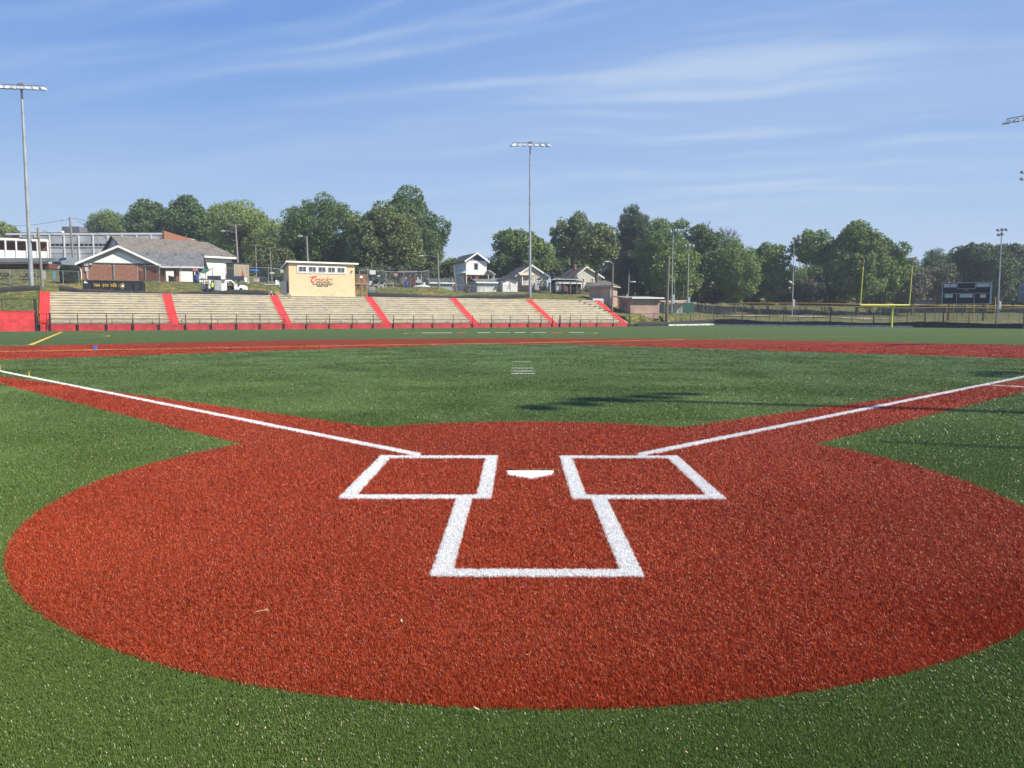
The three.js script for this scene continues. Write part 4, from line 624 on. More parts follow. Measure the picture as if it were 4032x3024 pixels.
// ---------------------------------------------------------------- press box
const font = await new FontLoader().loadAsync('fonts/droid/droid_sans_bold.typeface.json');
const text = (str, size, depth = 0.02, fnt = font) => { const g = new TextGeometry(str, { font: fnt, size, depth, curveSegments: 4, bevelEnabled: false }); g.computeBoundingBox(); const b = g.boundingBox; return g.translate(-(b.min.x + b.max.x) / 2, -b.min.y, 0); };
{
  const T0 = 8.9, s0 = sAt(1139.5, T0, 4.6), s1 = sAt(1398.8, T0, 4.6), W = s1 - s0, o = st(s0, T0, standTop(s0) - 0.02), H = 4.5, D = 3.1, lx = (u) => sAt(u, T0, 7) - s0;
  const t = thing('press_box', 'tan painted block press box with a row of windows and red script lettering', 'building', o, TH);
  const hb = H - 0.62; // lower at the back
  part(t, 'wall', prism([[0, -0.1], [D, -0.1], [D, hb], [0, H]], 0, W).rotateY(Math.PI / 2).scale(1, 1, 1), M.tan);
  const rl = -0.45, rr = W + 0.45, rf = 0.3, slope = 0.62 / D;
  part(t, 'roof', slab(V(rl, H - 0.02 + slope * rf, rf), V(rr, H - 0.02 + slope * rf, rf), V(rr, hb - 0.02 - slope * 0.4, -D - 0.4), V(rl, hb - 0.02 - slope * 0.4, -D - 0.4), 0.16), M.roofFlat);
  part(t, 'fascia', [bx(rl - 0.02, rr + 0.02, H + slope * rf - 0.02, H + slope * rf + 0.2, rf, rf + 0.05), slab(V(rl - 0.04, hb - slope * 0.4 - 0.02, -D - 0.4), V(rl, hb - slope * 0.4 - 0.02, -D - 0.4), V(rl, H + slope * rf - 0.02, rf), V(rl - 0.04, H + slope * rf - 0.02, rf), 0.2)], M.whitePaint);
  const fy0 = 3.16, fy1 = 4.22, f0 = lx(1171), f1 = lx(1363.5);
  part(t, 'window_frame', bx(f0, f1, fy0, fy1, 0.02, 0.07), M.whitePaint);
  [[1176, 1207.5], [1215, 1245.5], [1253, 1283.5], [1291, 1320.5], [1328, 1358]].forEach(([a, b]) => win(t, lx(a), lx(b), fy0 + 0.17, fy1 - 0.13, 0.075, 0.05, 2, 1, M.whitePaint, M.glassGrey));
  part(t, 'lamp', [new THREE.SphereGeometry(0.1, 10, 8).translate(lx(1386), 3.55, 0.14), bx(lx(1384.5), lx(1387.5), 3.62, 3.72, 0, 0.12)], M.stake);
  part(t, 'side_door', bx(-0.98, -0.05, 0.0, 2.05, -0.35, -0.29), M.doorGrey, 'dark grey door standing open');
  // cracks following the block joints
  const crack = (pts) => { const q = pts.map(([u, v]) => V(lx(u), yAt(v, 109.5) - o.y, 0.004)); part(t, 'crack', q.slice(1).map((p, i) => bar(q[i], p, 0.012, 0.012, 4)), M.crackFill); };
  const stepC = (u, v, du, dv, n) => { const a = [[u, v]]; for (let i = 0; i < n; i++) { a.push([u + du * (i + 1), v + dv * i], [u + du * (i + 1), v + dv * (i + 1)]); } return a; };
  crack(stepC(1238, 1127, -4, 4.5, 6)); crack(stepC(1252, 1140, -4.5, 4.6, 4)); crack(stepC(1313, 1116, 6, 5.2, 7)); crack(stepC(1324, 1140, -4, 4.6, 5)); crack(stepC(1255, 1136, 2, 7, 2));
  // red script word drawn as brush strokes, black small lines
  const px2 = (u, v) => V(lx(u), yAt(v, 109.3) - o.y, 0.012), zr = M.textRed, stroke = (pts, r) => tube(pts.map(([u, v]) => px2(u, v)), r, 28, 6).scale(1, 1, 0.4);
  const letters = [stroke([[1220, 1088], [1226, 1090], [1238, 1087], [1248, 1086]], 0.06), stroke([[1246, 1087], [1236, 1090], [1228, 1099], [1226, 1106], [1231, 1110], [1238, 1106]], 0.085),
    stroke([[1244, 1096], [1240, 1101], [1243, 1102.5], [1247, 1098], [1244, 1095.5]], 0.045), stroke([[1249, 1102], [1252, 1095.5], [1253, 1097], [1256, 1095.5], [1255.5, 1102]], 0.045), stroke([[1263, 1095.5], [1259, 1098], [1260, 1102], [1264, 1101]], 0.045), stroke([[1269, 1095.5], [1266, 1101], [1269, 1102.5], [1272.5, 1098], [1269, 1095.5]], 0.045),
    stroke([[1276, 1102], [1277, 1096], [1281, 1095.5]], 0.045), stroke([[1286, 1096], [1282, 1101], [1286, 1102.5], [1290, 1097]], 0.045), stroke([[1293, 1087.5], [1289, 1098], [1290, 1102], [1298, 1096.5], [1306, 1096], [1308, 1100], [1305, 1105]], 0.05)];
  part(t, 'script_lettering', letters, zr, 'red script lettering');
  const put = (str, u, v, size, name) => { const p = px2(u, v); part(t, name, text(str, size, 0.015).translate(p.x, p.y, 0.008), M.textBlack); };
  put('NORTH CAROLINA', 1273, 1110.5, 0.165, 'small_lettering'); put('Parks & Recreation', 1269, 1120.5, 0.22, 'small_lettering'); put('Webb Field', 1269, 1127.5, 0.22, 'small_lettering');
  part(t, 'underline', bx(lx(1245), lx(1315), px2(1, 1113.2).y, px2(1, 1112.4).y, 0.004, 0.016), M.textBlack);
  // wooden deck and stair on the far side
  const dk = thing('wooden_deck', 'raised wooden deck with railing and posts against the press box', 'deck', st(s1 + 0.06, T0, o.y), TH), dw = 1.75, dy = 2.05;
  for (let i = 0; i < 9; i++) part(dk, 'deck_board', bx(0, dw, dy, dy + 0.05, -2.6 + i * 0.29, -2.6 + i * 0.29 + 0.27), M.deck);
  part(dk, 'rim_joist', bx(0, dw, dy - 0.28, dy - 0.002, 0, 0.05), M.deck);
  for (const [x, z] of [[dw - 0.1, -0.06], [dw - 0.7, -0.06], [dw - 0.1, -2.5], [0.1, -2.5]]) part(dk, 'post', bx(x - 0.08, x + 0.08, -0.15, dy - 0.003, z - 0.08, z + 0.08), M.deck);
  for (const y of [dy + 0.12, dy + 1.05]) part(dk, 'rail', bx(0, dw + 0.04, y, y + 0.09, -0.01, 0.05), M.deck);
  for (let i = 0; i < 12; i++) part(dk, 'baluster', bx(0.05 + i * 0.145, 0.12 + i * 0.145, dy + 0.21, dy + 1.05, 0.0, 0.04), M.deck);
  part(dk, 'stair_stringer', slab(V(0.1, -0.1, -0.5), V(0.1, -0.1, -0.42), V(0.95, dy - 0.1, -0.42), V(0.95, dy - 0.1, -0.5), 0.25), M.deck);
  part(dk, 'notice', bx(0.7, 1.05, dy + 0.62, dy + 0.95, 0.056, 0.07), M.signWhite);
  solo('plywood_sheet', 'sheet of plywood leaning beside the grey press box door', 'plywood', slab(V(-1.1, 0.75, -0.2), V(-1.08, 0.75, -0.26), V(0, 0.0, 0.1), V(0.02, 0, 0.16), 0.5), M.plywood, st(s0 - 0.7, T0 - 0.35, o.y), TH);
  solo('concrete_block', 'small grey block on the ground before the open press box door', 'block', [bx(-0.2, 0.2, 0, 0.3, -0.1, -0.05), bx(-0.2, 0.2, 0, 0.3, 0.05, 0.1), bx(-0.2, -0.15, 0, 0.3, -0.05, 0.05), bx(0.15, 0.2, 0, 0.3, -0.05, 0.05)], M.panel, st(s0 - 0.25, T0 - 0.75, standTop(s0) + 0.01), TH);
  for (const [u, t2, row, l] of [[1140, 7.5, 13, 'crumpled pale scrap on the top seat row below the press box'], [1142, 6.8, 12, 'pale scrap of paper on the second seat row below the press box']]) solo('litter_scrap', l, 'litter', new THREE.IcosahedronGeometry(0.16, 1).scale(1.6, 0.5, 1), M.dirt, st(sAt(u, t2, 4), t2, standY(s0, BASEY + row * ROWH) + 0.06));
  const tr = sAt(1066, 9.6, 5), tb = st(tr, 9.6, standTop(tr)), tp = thing('survey_tripod', 'survey instrument on a pale tripod above the red stairway', 'tripod', tb, 0.2);
  for (const a of [0.4, 2.5, 4.6]) part(tp, 'leg', bar(V(Math.cos(a) * 0.34, 0, Math.sin(a) * 0.34), V(0, 0.78, 0), 0.03, 0.02), M.lampShell);
  part(tp, 'head', [rb(-0.12, 0.12, 0.78, 1.0, -0.1, 0.1, 0.03), bar(V(0, 0.98, 0), V(0, 1.08, 0), 0.09)], M.doorGrey);
}
// ---------------------------------------------------------------- gable buildings
function gable(name, label, o, turn, { W, D, He, Ha, ax = 0.5, wall, roof, gab, ov = 0.35, ovz = 0.35, trim = M.whitePaint, side = false, cat = 'house', wallY0 = -0.6 }) {
  const t = thing(name, label, cat, o, turn), a = W * ax;      // front face at z = 0, running back to -D, x from 0 to W
  part(t, 'wall', bx(0, W, wallY0, He, -D, 0), wall);
  if (!side) {
    part(t, 'gable_end', prism([[0, He + 0.002], [W, He + 0.002], [a, Ha]], -D + 0.01, -0.01), gab ?? wall);
    const sl = (Ha - He) / a, sr = (Ha - He) / (W - a), th = 0.14;
    part(t, 'roof', [slab(V(-ov, He - sl * ov, ovz), V(a, Ha, ovz), V(a, Ha, -D - ovz), V(-ov, He - sl * ov, -D - ovz), th), slab(V(a, Ha, ovz), V(W + ov, He - sr * ov, ovz), V(W + ov, He - sr * ov, -D - ovz), V(a, Ha, -D - ovz), th)], roof);
    const fb = (x0, y0, x1, y1) => prism([[x0, y0 - 0.14], [x1, y1 - 0.14], [x1, y1 + 0.19], [x0, y0 + 0.19]], ovz + 0.004, ovz + 0.06);
    part(t, 'barge_board', [fb(-ov, He - sl * ov, a, Ha), fb(a, Ha, W + ov, He - sr * ov)], trim);
  } else {                                                     // ridge runs along x, eave toward the viewer
    const ym = Ha, zm = -D / 2, sl = (Ha - He) / (D / 2), th = 0.14;
    part(t, 'gable_end', prism([[0, He + 0.002], [D, He + 0.002], [D / 2, Ha]], 0.01, W - 0.01).rotateY(Math.PI / 2), gab ?? wall);
    part(t, 'roof', [slab(V(-ov, He - sl * ovz, ovz), V(W + ov, He - sl * ovz, ovz), V(W + ov, ym, zm), V(-ov, ym, zm), th), slab(V(-ov, ym, zm), V(W + ov, ym, zm), V(W + ov, He - sl * ovz, -D - ovz), V(-ov, He - sl * ovz, -D - ovz), th)], roof);
    part(t, 'fascia', bx(-ov, W + ov, He - sl * ovz - 0.1, He - sl * ovz + 0.13, ovz + 0.003, ovz + 0.05), trim);
  }
  return t;
}
const hsc = (Z) => Z / F;
// brick pool house with white gable
{
  const Z = 116, b = P(321, 1101, Z), k = hsc(Z), W = 286 * k, He = 72 * k, Ha = 137 * k; b.y -= 0.15;
  const t = gable('brick_pool_house', 'red brick pool house with a white gable and grey roof', b, 0.42, { W: W * 0.94, D: 9, He, Ha, ax: 0.5, wall: M.brick, gab: M.panelLight, roof: M.roofGrey, ov: 0.7, ovz: 0.7, cat: 'building' });
  part(t, 'gable_siding', prism([[1.5, He + 0.05], [W * 0.94 - 1.5, He + 0.05], [W * 0.47, Ha - 0.75]], 0.0, 0.06), M.whitePaint);
  part(t, 'eave_beam', bx(0, W * 0.94, He - 0.08, He + 0.05, 0.003, 0.1), M.doorGrey);
  for (const u of [437, 549]) part(t, 'conduit', bar(V((u - 321) * k, 0.2, 0.1), V((u - 321) * k, He - 0.1, 0.1), 0.1), M.galvDark);
  part(t, 'downpipe', tube([V(-0.6, He - 0.5, 0.3), V(-0.05, He - 1.0, 0.2), V(-0.02, 0.3, 0.2), V(-0.15, 0.05, 0.3)], 0.07, 20), M.whitePaint);
  part(t, 'meter_box', [rb(0.35, 0.95, 2.2, 2.7, 0.02, 0.2), rb(0.5, 0.9, 1.4, 2.0, 0.02, 0.2), bar(V(0.75, 0.4, 0.1), V(0.75, 1.4, 0.1), 0.07)], M.lampShell);
  part(t, 'floodlight', [bx(1.1, 1.5, He - 0.35, He - 0.1, 0.1, 0.4)], M.lampShell);
  part(t, 'electric_panel', bx(W - 3.0, W - 0.15, 0.3, 1.7, 0.03, 0.09), M.brickDark);
  // open porch wing
  const Z2 = 121, o2 = P(607, 1101, Z2), w2 = 185 * hsc(Z2), wing = thing('pool_porch', 'open porch with grey shingle roof on brick columns', 'building', o2, 0.3); wing.position.y = groundY(o2.x, o2.z) - 0.05;
  const hE = yAt(1049, Z2) - wing.position.y, hR = yAt(986, Z2) - wing.position.y;
  part(wing, 'roof', [slab(V(-1.2, hE, 0.5), V(w2, hE, 0.5), V(w2 - 0.4, hR, -4.2), V(-3.6, hR, -4.2), 0.15), slab(V(-3.6, hR, -4.2), V(w2 - 0.4, hR, -4.2), V(w2, hE, -8.8), V(-1.2, hE, -8.8), 0.15)], M.roofGrey);
  part(wing, 'fascia', bx(-0.4, w2, hE - 0.14, hE + 0.14, 0.503, 0.56), M.whitePaint); part(wing, 'ceiling', bx(-0.2, w2 - 0.1, hE - 0.2, hE - 0.15, -8.2, 0.4), M.panelLight);
  for (const [x, m, r] of [[1.25, M.brickDark, 0.25], [2.95, M.brickDark, 0.16], [3.35, M.brick, 0.22], [5.6, M.dark, 0.12], [6.05, M.dark, 0.16]]) part(wing, 'column', bx(x - r, x + r, -0.4, hE - 0.2, -0.4 - r, -0.4 + r), m);
  part(wing, 'back_wall', bx(-0.1, 1.0, -0.3, hE - 0.2, -6, -0.6), M.whitePaint);
  for (let i = 0; i < 8; i++) part(wing, 'stacked_chair', rb(1.9 + i * 0.13, 2.0 + i * 0.13, 0.1, 1.1 - i * 0.03, -1.6, -1.1, 0.02), M.galvDark);
  // white gymnasium behind
  const Z3 = 127, o3 = P(520, 1085, Z3); o3.y = groundY(o3.x, o3.z);
  const g = thing('white_gymnasium', 'long white building with a big brown grey hipped roof', 'building', o3, 0.78), W3 = 16.6, D3 = 11, e = yAt(1017, 140) - o3.y, rg = yAt(965, 146) - o3.y;
  part(g, 'wall', bx(0, W3, -0.8, e, -D3, 0), M.whiteWall); part(g, 'utility_box', bx(W3 - 1.0, W3 + 0.25, 1.0, 1.7, 0.004, 0.3), M.whitePaint);
  const hipG = (x0, x1, xl, xr, y0, y1, z0, z1) => { const zm = (z0 + z1) / 2; return [slab(V(x0, y0, z0), V(x1, y0, z0), V(xr, y1, zm), V(xl, y1, zm), 0.15), slab(V(xl, y1, zm), V(xr, y1, zm), V(x1, y0, z1), V(x0, y0, z1), 0.15), slab(V(x1, y0, z0), V(x1, y0, z1), V(xr, y1, zm), V(xr - 0.05, y1, zm + 0.02), 0.15)]; };
  part(g, 'roof', hipG(-1.2, W3 + 0.7, -1.2, W3 - 1.8, e, rg, 0.7, -D3 - 0.7), M.roofTaupe);
  part(g, 'fascia', bx(-1.2, W3 + 0.7, e - 0.22, e + 0.08, 0.703, 0.76), M.whitePaint);
  part(g, 'gable_wall', prism([[0, e], [D3, e], [D3 / 2, rg]], -0.75, -0.6).rotateY(Math.PI / 2), M.panelLight);
}
// white school with bands of windows
{
  const Z = 162, k = hsc(Z), o = P(88, 1052, Z), W = (655 - 88) * k, H = 131 * k, t = thing('white_school_building', 'long white panelled school building with bands of dark windows', 'building', o, 0), n = 10, pw = W / n, yy = (v) => (1052 - v) * k;
  part(t, 'wall', bx(0, W, -1, H - 0.3, -14, -0.02), M.panel); part(t, 'roof_edge', bx(-3, W + 0.1, H - 0.28, H + 0.1, -14.2, 0.12), M.whitePaint); part(t, 'roof_membrane', bx(-3, W + 0.1, H + 0.102, H + 0.22, -14.2, 0.1), M.roofDark);
  for (let i = 0; i <= n; i++) part(t, 'mullion', bx(i * pw - 0.11, i * pw + 0.11, 0, H - 0.3, 0.0, 0.14), M.whitePaint);
  for (let i = 0; i < n; i++) {
    const x0 = i * pw + 0.12, x1 = (i + 1) * pw - 0.12;
    for (const [a, b] of [[959, 930], [998, 973], [1025, 1001]]) part(t, 'panel', bx(x0, x1, yy(a) + 0.04, yy(b), 0.0, 0.05), M.panelLight);
    win(t, x0, x1, yy(971.5), yy(959), 0.02, 0.05, 3, 1); win(t, x0, x1, yy(1041), yy(1027), 0.02, 0.05, 3, 1);
    part(t, 'sill', bx(x0, x1, yy(973), yy(972), 0.0, 0.16), M.whitePaint);
  }
  const bw = part(t, 'end_wall', prism([[0, -1], [17, -1], [17, H - 0.5], [0, H + 0.35]], 0, 0.4).rotateY(Math.PI / 2).translate(W + 0.15, 0, 0), M.brick, 'red brick end wall of the school');
  bw.rotation.y = -0.06;
  part(t, 'roof_unit', [bx(6.8, 10.4, H + 0.25, H + 1.75, -6, -3), bx(6.4, 7.0, H + 1.0, H + 1.6, -5.6, -3.6)], M.galvDark);
  part(t, 'vent_dome', new THREE.SphereGeometry(0.5, 12, 8).translate(7.4, H + 0.3, -2), M.lampShell);
  part(t, 'brick_wing', bx(-8, -0.2, -1, H - 0.5, -10, -0.5), M.brick);
  // covered walkway
  const Zw = 138, wlk = thing('covered_walkway', 'white framed covered walkway with dark openings beside the school', 'walkway', P(-60, 1016, Zw), 0.45), kk = hsc(Zw), Ww = 9.6, top = yAt(935, Zw) - wlk.position.y;
  part(wlk, 'roof_beam', bx(0, Ww, top - 0.25, top + 0.15, -2, 0.05), M.whitePaint); part(wlk, 'parapet', bx(0, Ww, 0.1, 1.55, -0.1, 0.05), M.whitePaint); part(wlk, 'floor_beam', bx(0, Ww, -0.6, 0.08, -2, 0.1), M.whitePaint); part(wlk, 'back_wall', bx(0, Ww, 1.4, top - 0.26, -2.1, -1.95), M.brickDark);
  for (let i = 0; i <= 6; i++) part(wlk, 'column', bx(i * Ww / 6 - 0.12, i * Ww / 6 + 0.12, -1.2, top - 0.25, 0.052, 0.16), M.whitePaint);
  const Zs = 128, b2 = P(-80, 1046, Zs), sh = thing('low_roof_shelter', 'low long shelter with dull green grey roof on the grass bank', 'shelter', b2, 0), w = 272 * hsc(Zs);
  part(sh, 'roof', slab(V(-0.5, 0.45, 0.6), V(w + 0.3, 0.45, 0.6), V(w - 0.3, 1.35, -2.6), V(-0.5, 1.35, -2.6), 0.12), M.roofGreen); part(sh, 'wall', bx(0, w, -0.4, 0.42, -2.4, 0), M.brickDark); part(sh, 'eave', bx(-0.5, w + 0.3, 0.3, 0.44, 0.602, 0.66), M.stake);
}
// houses and sheds in the middle
function houseAt(name, label, u0, u1, vb, ve, va, Z, turn, opt) { const k = hsc(Z), o = P(u0, vb, Z); const kx = k / (Math.cos(turn) - (u0 - 2045) / F * Math.sin(turn)); return [gable(name, label, o, turn, { W: (u1 - u0) * k / (Math.cos(turn) - (u0 - 2045) / F * Math.sin(turn)), D: opt.D ?? 8, He: (vb - ve) * k, Ha: (vb - va) * k, ...opt }), k, o, kx]; }
{
  let [t, k, , kx] = houseAt('white_house', 'two storey white sided house with a dark gable and timber porch', 1836, 1917, 1140, 1027, 999, 152, 0.42, { wall: M.whiteWall, gab: M.navySiding, roof: M.roofDark, D: 7, wallY0: 3.04, ov: 0.45, ovz: 0.5 });
  const q1 = kx, x = (u) => (u - 1836) * q1, y = (v) => (1140 - v) * k;
  win(t, x(1869), x(1882), y(1061), y(1037), 0.01, 0.09, 1, 2, M.navy); win(t, x(1852), x(1856), y(1025), y(1021), -0.0, 0.04); win(t, x(1859), x(1863), y(1025), y(1021), -0.0, 0.04);
  part(t, 'shade_toned_porch_wall', bx(0.05, x(1917) - 0.05, -0.6, y(1080), -6.8, -1.5), M.brickDark); part(t, 'side_wall', bx(-0.03, 0.047, -0.6, 3.036, -6.9, -0.9), M.whiteWall); part(t, 'porch_floor', bx(-0.05, x(1917), -0.3, 0.25, -1.5, 0.1), M.deck); part(t, 'porch_door', bx(x(1870), x(1884), 0.25, 2.3, -1.496, -1.45), M.doorGrey); part(t, 'porch_band', bx(-0.1, x(1917) + 0.1, y(1082), y(1077), 0.01, 0.08), M.whitePaint);  // back wall toned dark so its colour gives the porch recess its shade
  part(t, 'porch_roof', [slab(V(-0.85, y(1078), 1.6), V(0.0, y(1066), 1.4), V(0.0, y(1066), -4), V(-0.85, y(1078), -4), 0.08), slab(V(x(1917), y(1065), 1.4), V(x(1917) + 1.25, y(1082), 1.6), V(x(1917) + 1.25, y(1082), -4), V(x(1917), y(1065), -4), 0.08)], M.whitePaint);
  for (const u of [1838, 1856, 1878, 1900, 1915]) part(t, 'porch_post', bx(x(u) - 0.09, x(u) + 0.09, 0, y(1082), -0.18, 0.0), M.deck);
  for (const [a, b] of [[1838, 1852], [1878, 1864], [1878, 1892], [1915, 1902]]) part(t, 'porch_brace', bar(V(x(a), y(1100), -0.09), V(x(b), y(1083), -0.09), 0.08), M.deck);
  for (const u of [1826, 1912, 1934]) part(t, 'downpipe', bar(V(x(u), 0, 1.5), V(x(u), y(1082), 1.5), 0.08), M.whitePaint);
  [t, k, , kx] = houseAt('garage_shed', 'grey blue garage with a dark roof and panelled door', 1697, 1782, 1147, 1112, 1095, 139, 0.4, { wall: M.blueGrey, roof: M.roofDark, D: 5, side: true });
  for (let i = 0; i < 3; i++) part(t, 'door_panel', bx(0.15 + i * 1.2, 1.28 + i * 1.2, 0.05, 1.25, 0.01, 0.05), M.blueGrey);
  [t, k, , kx] = houseAt('white_shed', 'plain white shed with a flat grey roof before the white house', 1877, 1956, 1144, 1111, 1099, 147, 0.38, { wall: M.panelLight, roof: M.roofGrey, D: 4, side: true, ov: 0.25 });
  part(t, 'corner_trim', bx(-0.1, 0.05, 0, (1144 - 1111) * k, 0.003, 0.06), M.dark);
  [t, k, , kx] = houseAt('white_gable_shed', 'white sided gable shed with a ladder leaning on it', 1980, 2038, 1141, 1103, 1092, 148, 0.38, { wall: M.whiteWall, roof: M.roofDark, D: 5, ov: 0.15, trim: M.roofDark });
  part(t, 'side_window', bx(-0.03, 0.01, 0.9, 1.6, -2.4, -1.6), M.glass);
  solo('leaning_ladder', 'dark ladder leaning against the white gable shed', 'ladder', [bar(V(-0.25, 0, 0.6), V(0.25, 1.25, 0.05), 0.05), bar(V(0.25, 0, 0.6), V(0.35, 1.25, 0.05), 0.05), ...[0.25, 0.5, 0.75].map((q) => bar(V(-0.25 + 0.5 * q, 1.25 * q, 0.6 - 0.55 * q), V(0.25 + 0.1 * q, 1.25 * q, 0.6 - 0.55 * q), 0.03))], M.doorGrey, P(2002, 1141, 147.2));
  [t, k, , kx] = houseAt('beige_house', 'beige sided house with a dark gable roof and small white porch', 2036, 2154, 1132, 1085, 1046, 158, 0.3, { wall: M.beige, roof: M.roofDark, D: 9, ax: 0.48, ov: 0.5 });
  const q5 = kx, x5 = (u) => (u - 2036) * q5, y5 = (v) => (1132 - v) * k;
  win(t, x5(2110), x5(2133), y5(1105), y5(1093), 0.01, 0.12, 2, 1, M.whitePaint, M.glassGrey); part(t, 'door', bx(x5(2057), x5(2069), y5(1124), y5(1094), 0.01, 0.07), M.panelLight); part(t, 'corner_board', bx(x5(2120), x5(2123), 0, y5(1065), 0.01, 0.06), M.panelLight);
  part(t, 'porch_roof', slab(V(x5(2038), y5(1087), 1.7), V(x5(2098), y5(1087), 1.7), V(x5(2096), y5(1075), 0.02), V(x5(2040), y5(1075), 0.02), 0.1), M.beige); part(t, 'porch_floor', bx(x5(2044), x5(2098), 0.1, 0.45, 0.02, 1.6), M.brickDark);
  for (const u of [2048, 2094]) part(t, 'porch_post', bx(x5(u) - 0.08, x5(u) + 0.08, 0.45, y5(1087), 1.4, 1.56), M.whitePaint);
  for (const v of [1108, 1122]) part(t, 'porch_rail', bx(x5(2048), x5(2094), y5(v) - 0.05, y5(v) + 0.05, 1.45, 1.53), M.whitePaint);
  for (let i = 0; i < 14; i++) part(t, 'baluster', bx(x5(2050 + i * 3.2), x5(2051.2 + i * 3.2), y5(1122), y5(1108), 1.47, 1.51), M.whitePaint);
  part(t, 'skirt', bx(x5(2094), x5(2154), -0.5, 0.35, 0.004, 0.05), M.brickDark);
  [t, k, , kx] = houseAt('cream_house', 'cream house with a brown roof behind the bare branched tree', 2262, 2370, 1128, 1090, 1052, 165, 0.34, { wall: M.cream, roof: M.roofBrown, D: 8, ax: 0.42, ov: 0.45 });
  const q6 = kx, x6 = (u) => (u - 2262) * q6, y6 = (v) => (1128 - v) * k; win(t, x6(2292), x6(2302), y6(1111), y6(1096), 0.01, 0.08, 1, 2); win(t, x6(2328), x6(2338), y6(1111), y6(1096), 0.01, 0.08, 1, 2); part(t, 'chimney', bx(x6(2292), x6(2300), y6(1058), y6(1036), -5, -4), M.brick); part(t, 'awning', slab(V(x6(2312), y6(1121), 1.2), V(x6(2345), y6(1121), 1.2), V(x6(2345), y6(1113), 0.05), V(x6(2312), y6(1113), 0.05), 0.06), M.dark);
  [t, k, , kx] = houseAt('open_shed', 'open sided shed with dark layered roof full of stored things', 2200, 2288, 1150, 1112, 1104, 149, 0.3, { wall: M.dark, roof: M.roofDark, D: 4, side: true, ov: 0.4, ovz: 1.1 });
  const q7 = kx, x7 = (u) => (u - 2200) * q7, y7 = (v) => (1150 - v) * k; part(t, 'upper_roof', [prism([[x7(2186), y7(1099)], [x7(2284), y7(1099)], [x7(2276), y7(1089)], [x7(2192), y7(1089)]], -3, -0.5)], M.roofDark); part(t, 'upper_fascia', bx(x7(2184), x7(2286), y7(1101), y7(1098), -0.5, -0.44), M.lampShell);
  for (const u of [2206, 2238, 2263, 2286]) part(t, 'post', bx(x7(u) - 0.07, x7(u) + 0.07, -0.2, y7(1114), 1.1, 1.24), M.pole); part(t, 'side_panel', bx(x7(2185), x7(2203), 0, y7(1112), -0.3, 0.9), M.cream);
  part(t, 'lean_to', slab(V(x7(2146), y7(1108), 0.8), V(x7(2200), y7(1099), 0.8), V(x7(2200), y7(1099), -2), V(x7(2146), y7(1108), -2), 0.08), M.lampShell); part(t, 'lean_to_post', tube([V(x7(2150), y7(1108), 0.8), V(x7(2160), y7(1100), 0.8), V(x7(2161), 0, 0.8)], 0.06, 16), M.whitePaint);
  // yard clutter
  const r = rngOf(77), cm = [M.dark, M.brickDark, M.doorGrey, M.blueGrey, M.rust, M.stake]; const words = ['dark stored crate under the open shed', 'rusty red barrow shape beside the open shed posts', 'dark bin beside the lean to roof', 'grey drum in the yard before the beige house', 'brown crate below the beige house porch', 'dark stacked timber by the cream house'];
  [[2182, 1150, 149], [2222, 1148, 147.6], [2168, 1148, 149.5], [2110, 1143, 152], [2090, 1142, 152], [2315, 1136, 157]].forEach(([u, v, Z], i) => solo('yard_crate', words[i], 'clutter', [rb(-0.5, 0.5, 0, 0.7 + 0.5 * r(), -0.4, 0.4, 0.08), rb(-0.3, 0.25, 0.6, 1.2 + 0.2 * r(), -0.3, 0.2, 0.06), bar(V(-0.4, 0.2, 0.45), V(0.5, 1.0, 0.4), 0.05)], cm[i], P(u, v, Z), r()));
  chainFence('grey_yard_fence', 'low grey chain link fence before the sheds and houses', interp([[1690, 134.5], [1790, 138.5], [1850, 142], [1960, 144], [2060, 145], [2170, 146], [2300, 146]], 2).map(([u, Z]) => G(u, Z)), 1.35, { pm: M.galvDark, r: 0.04 });
}
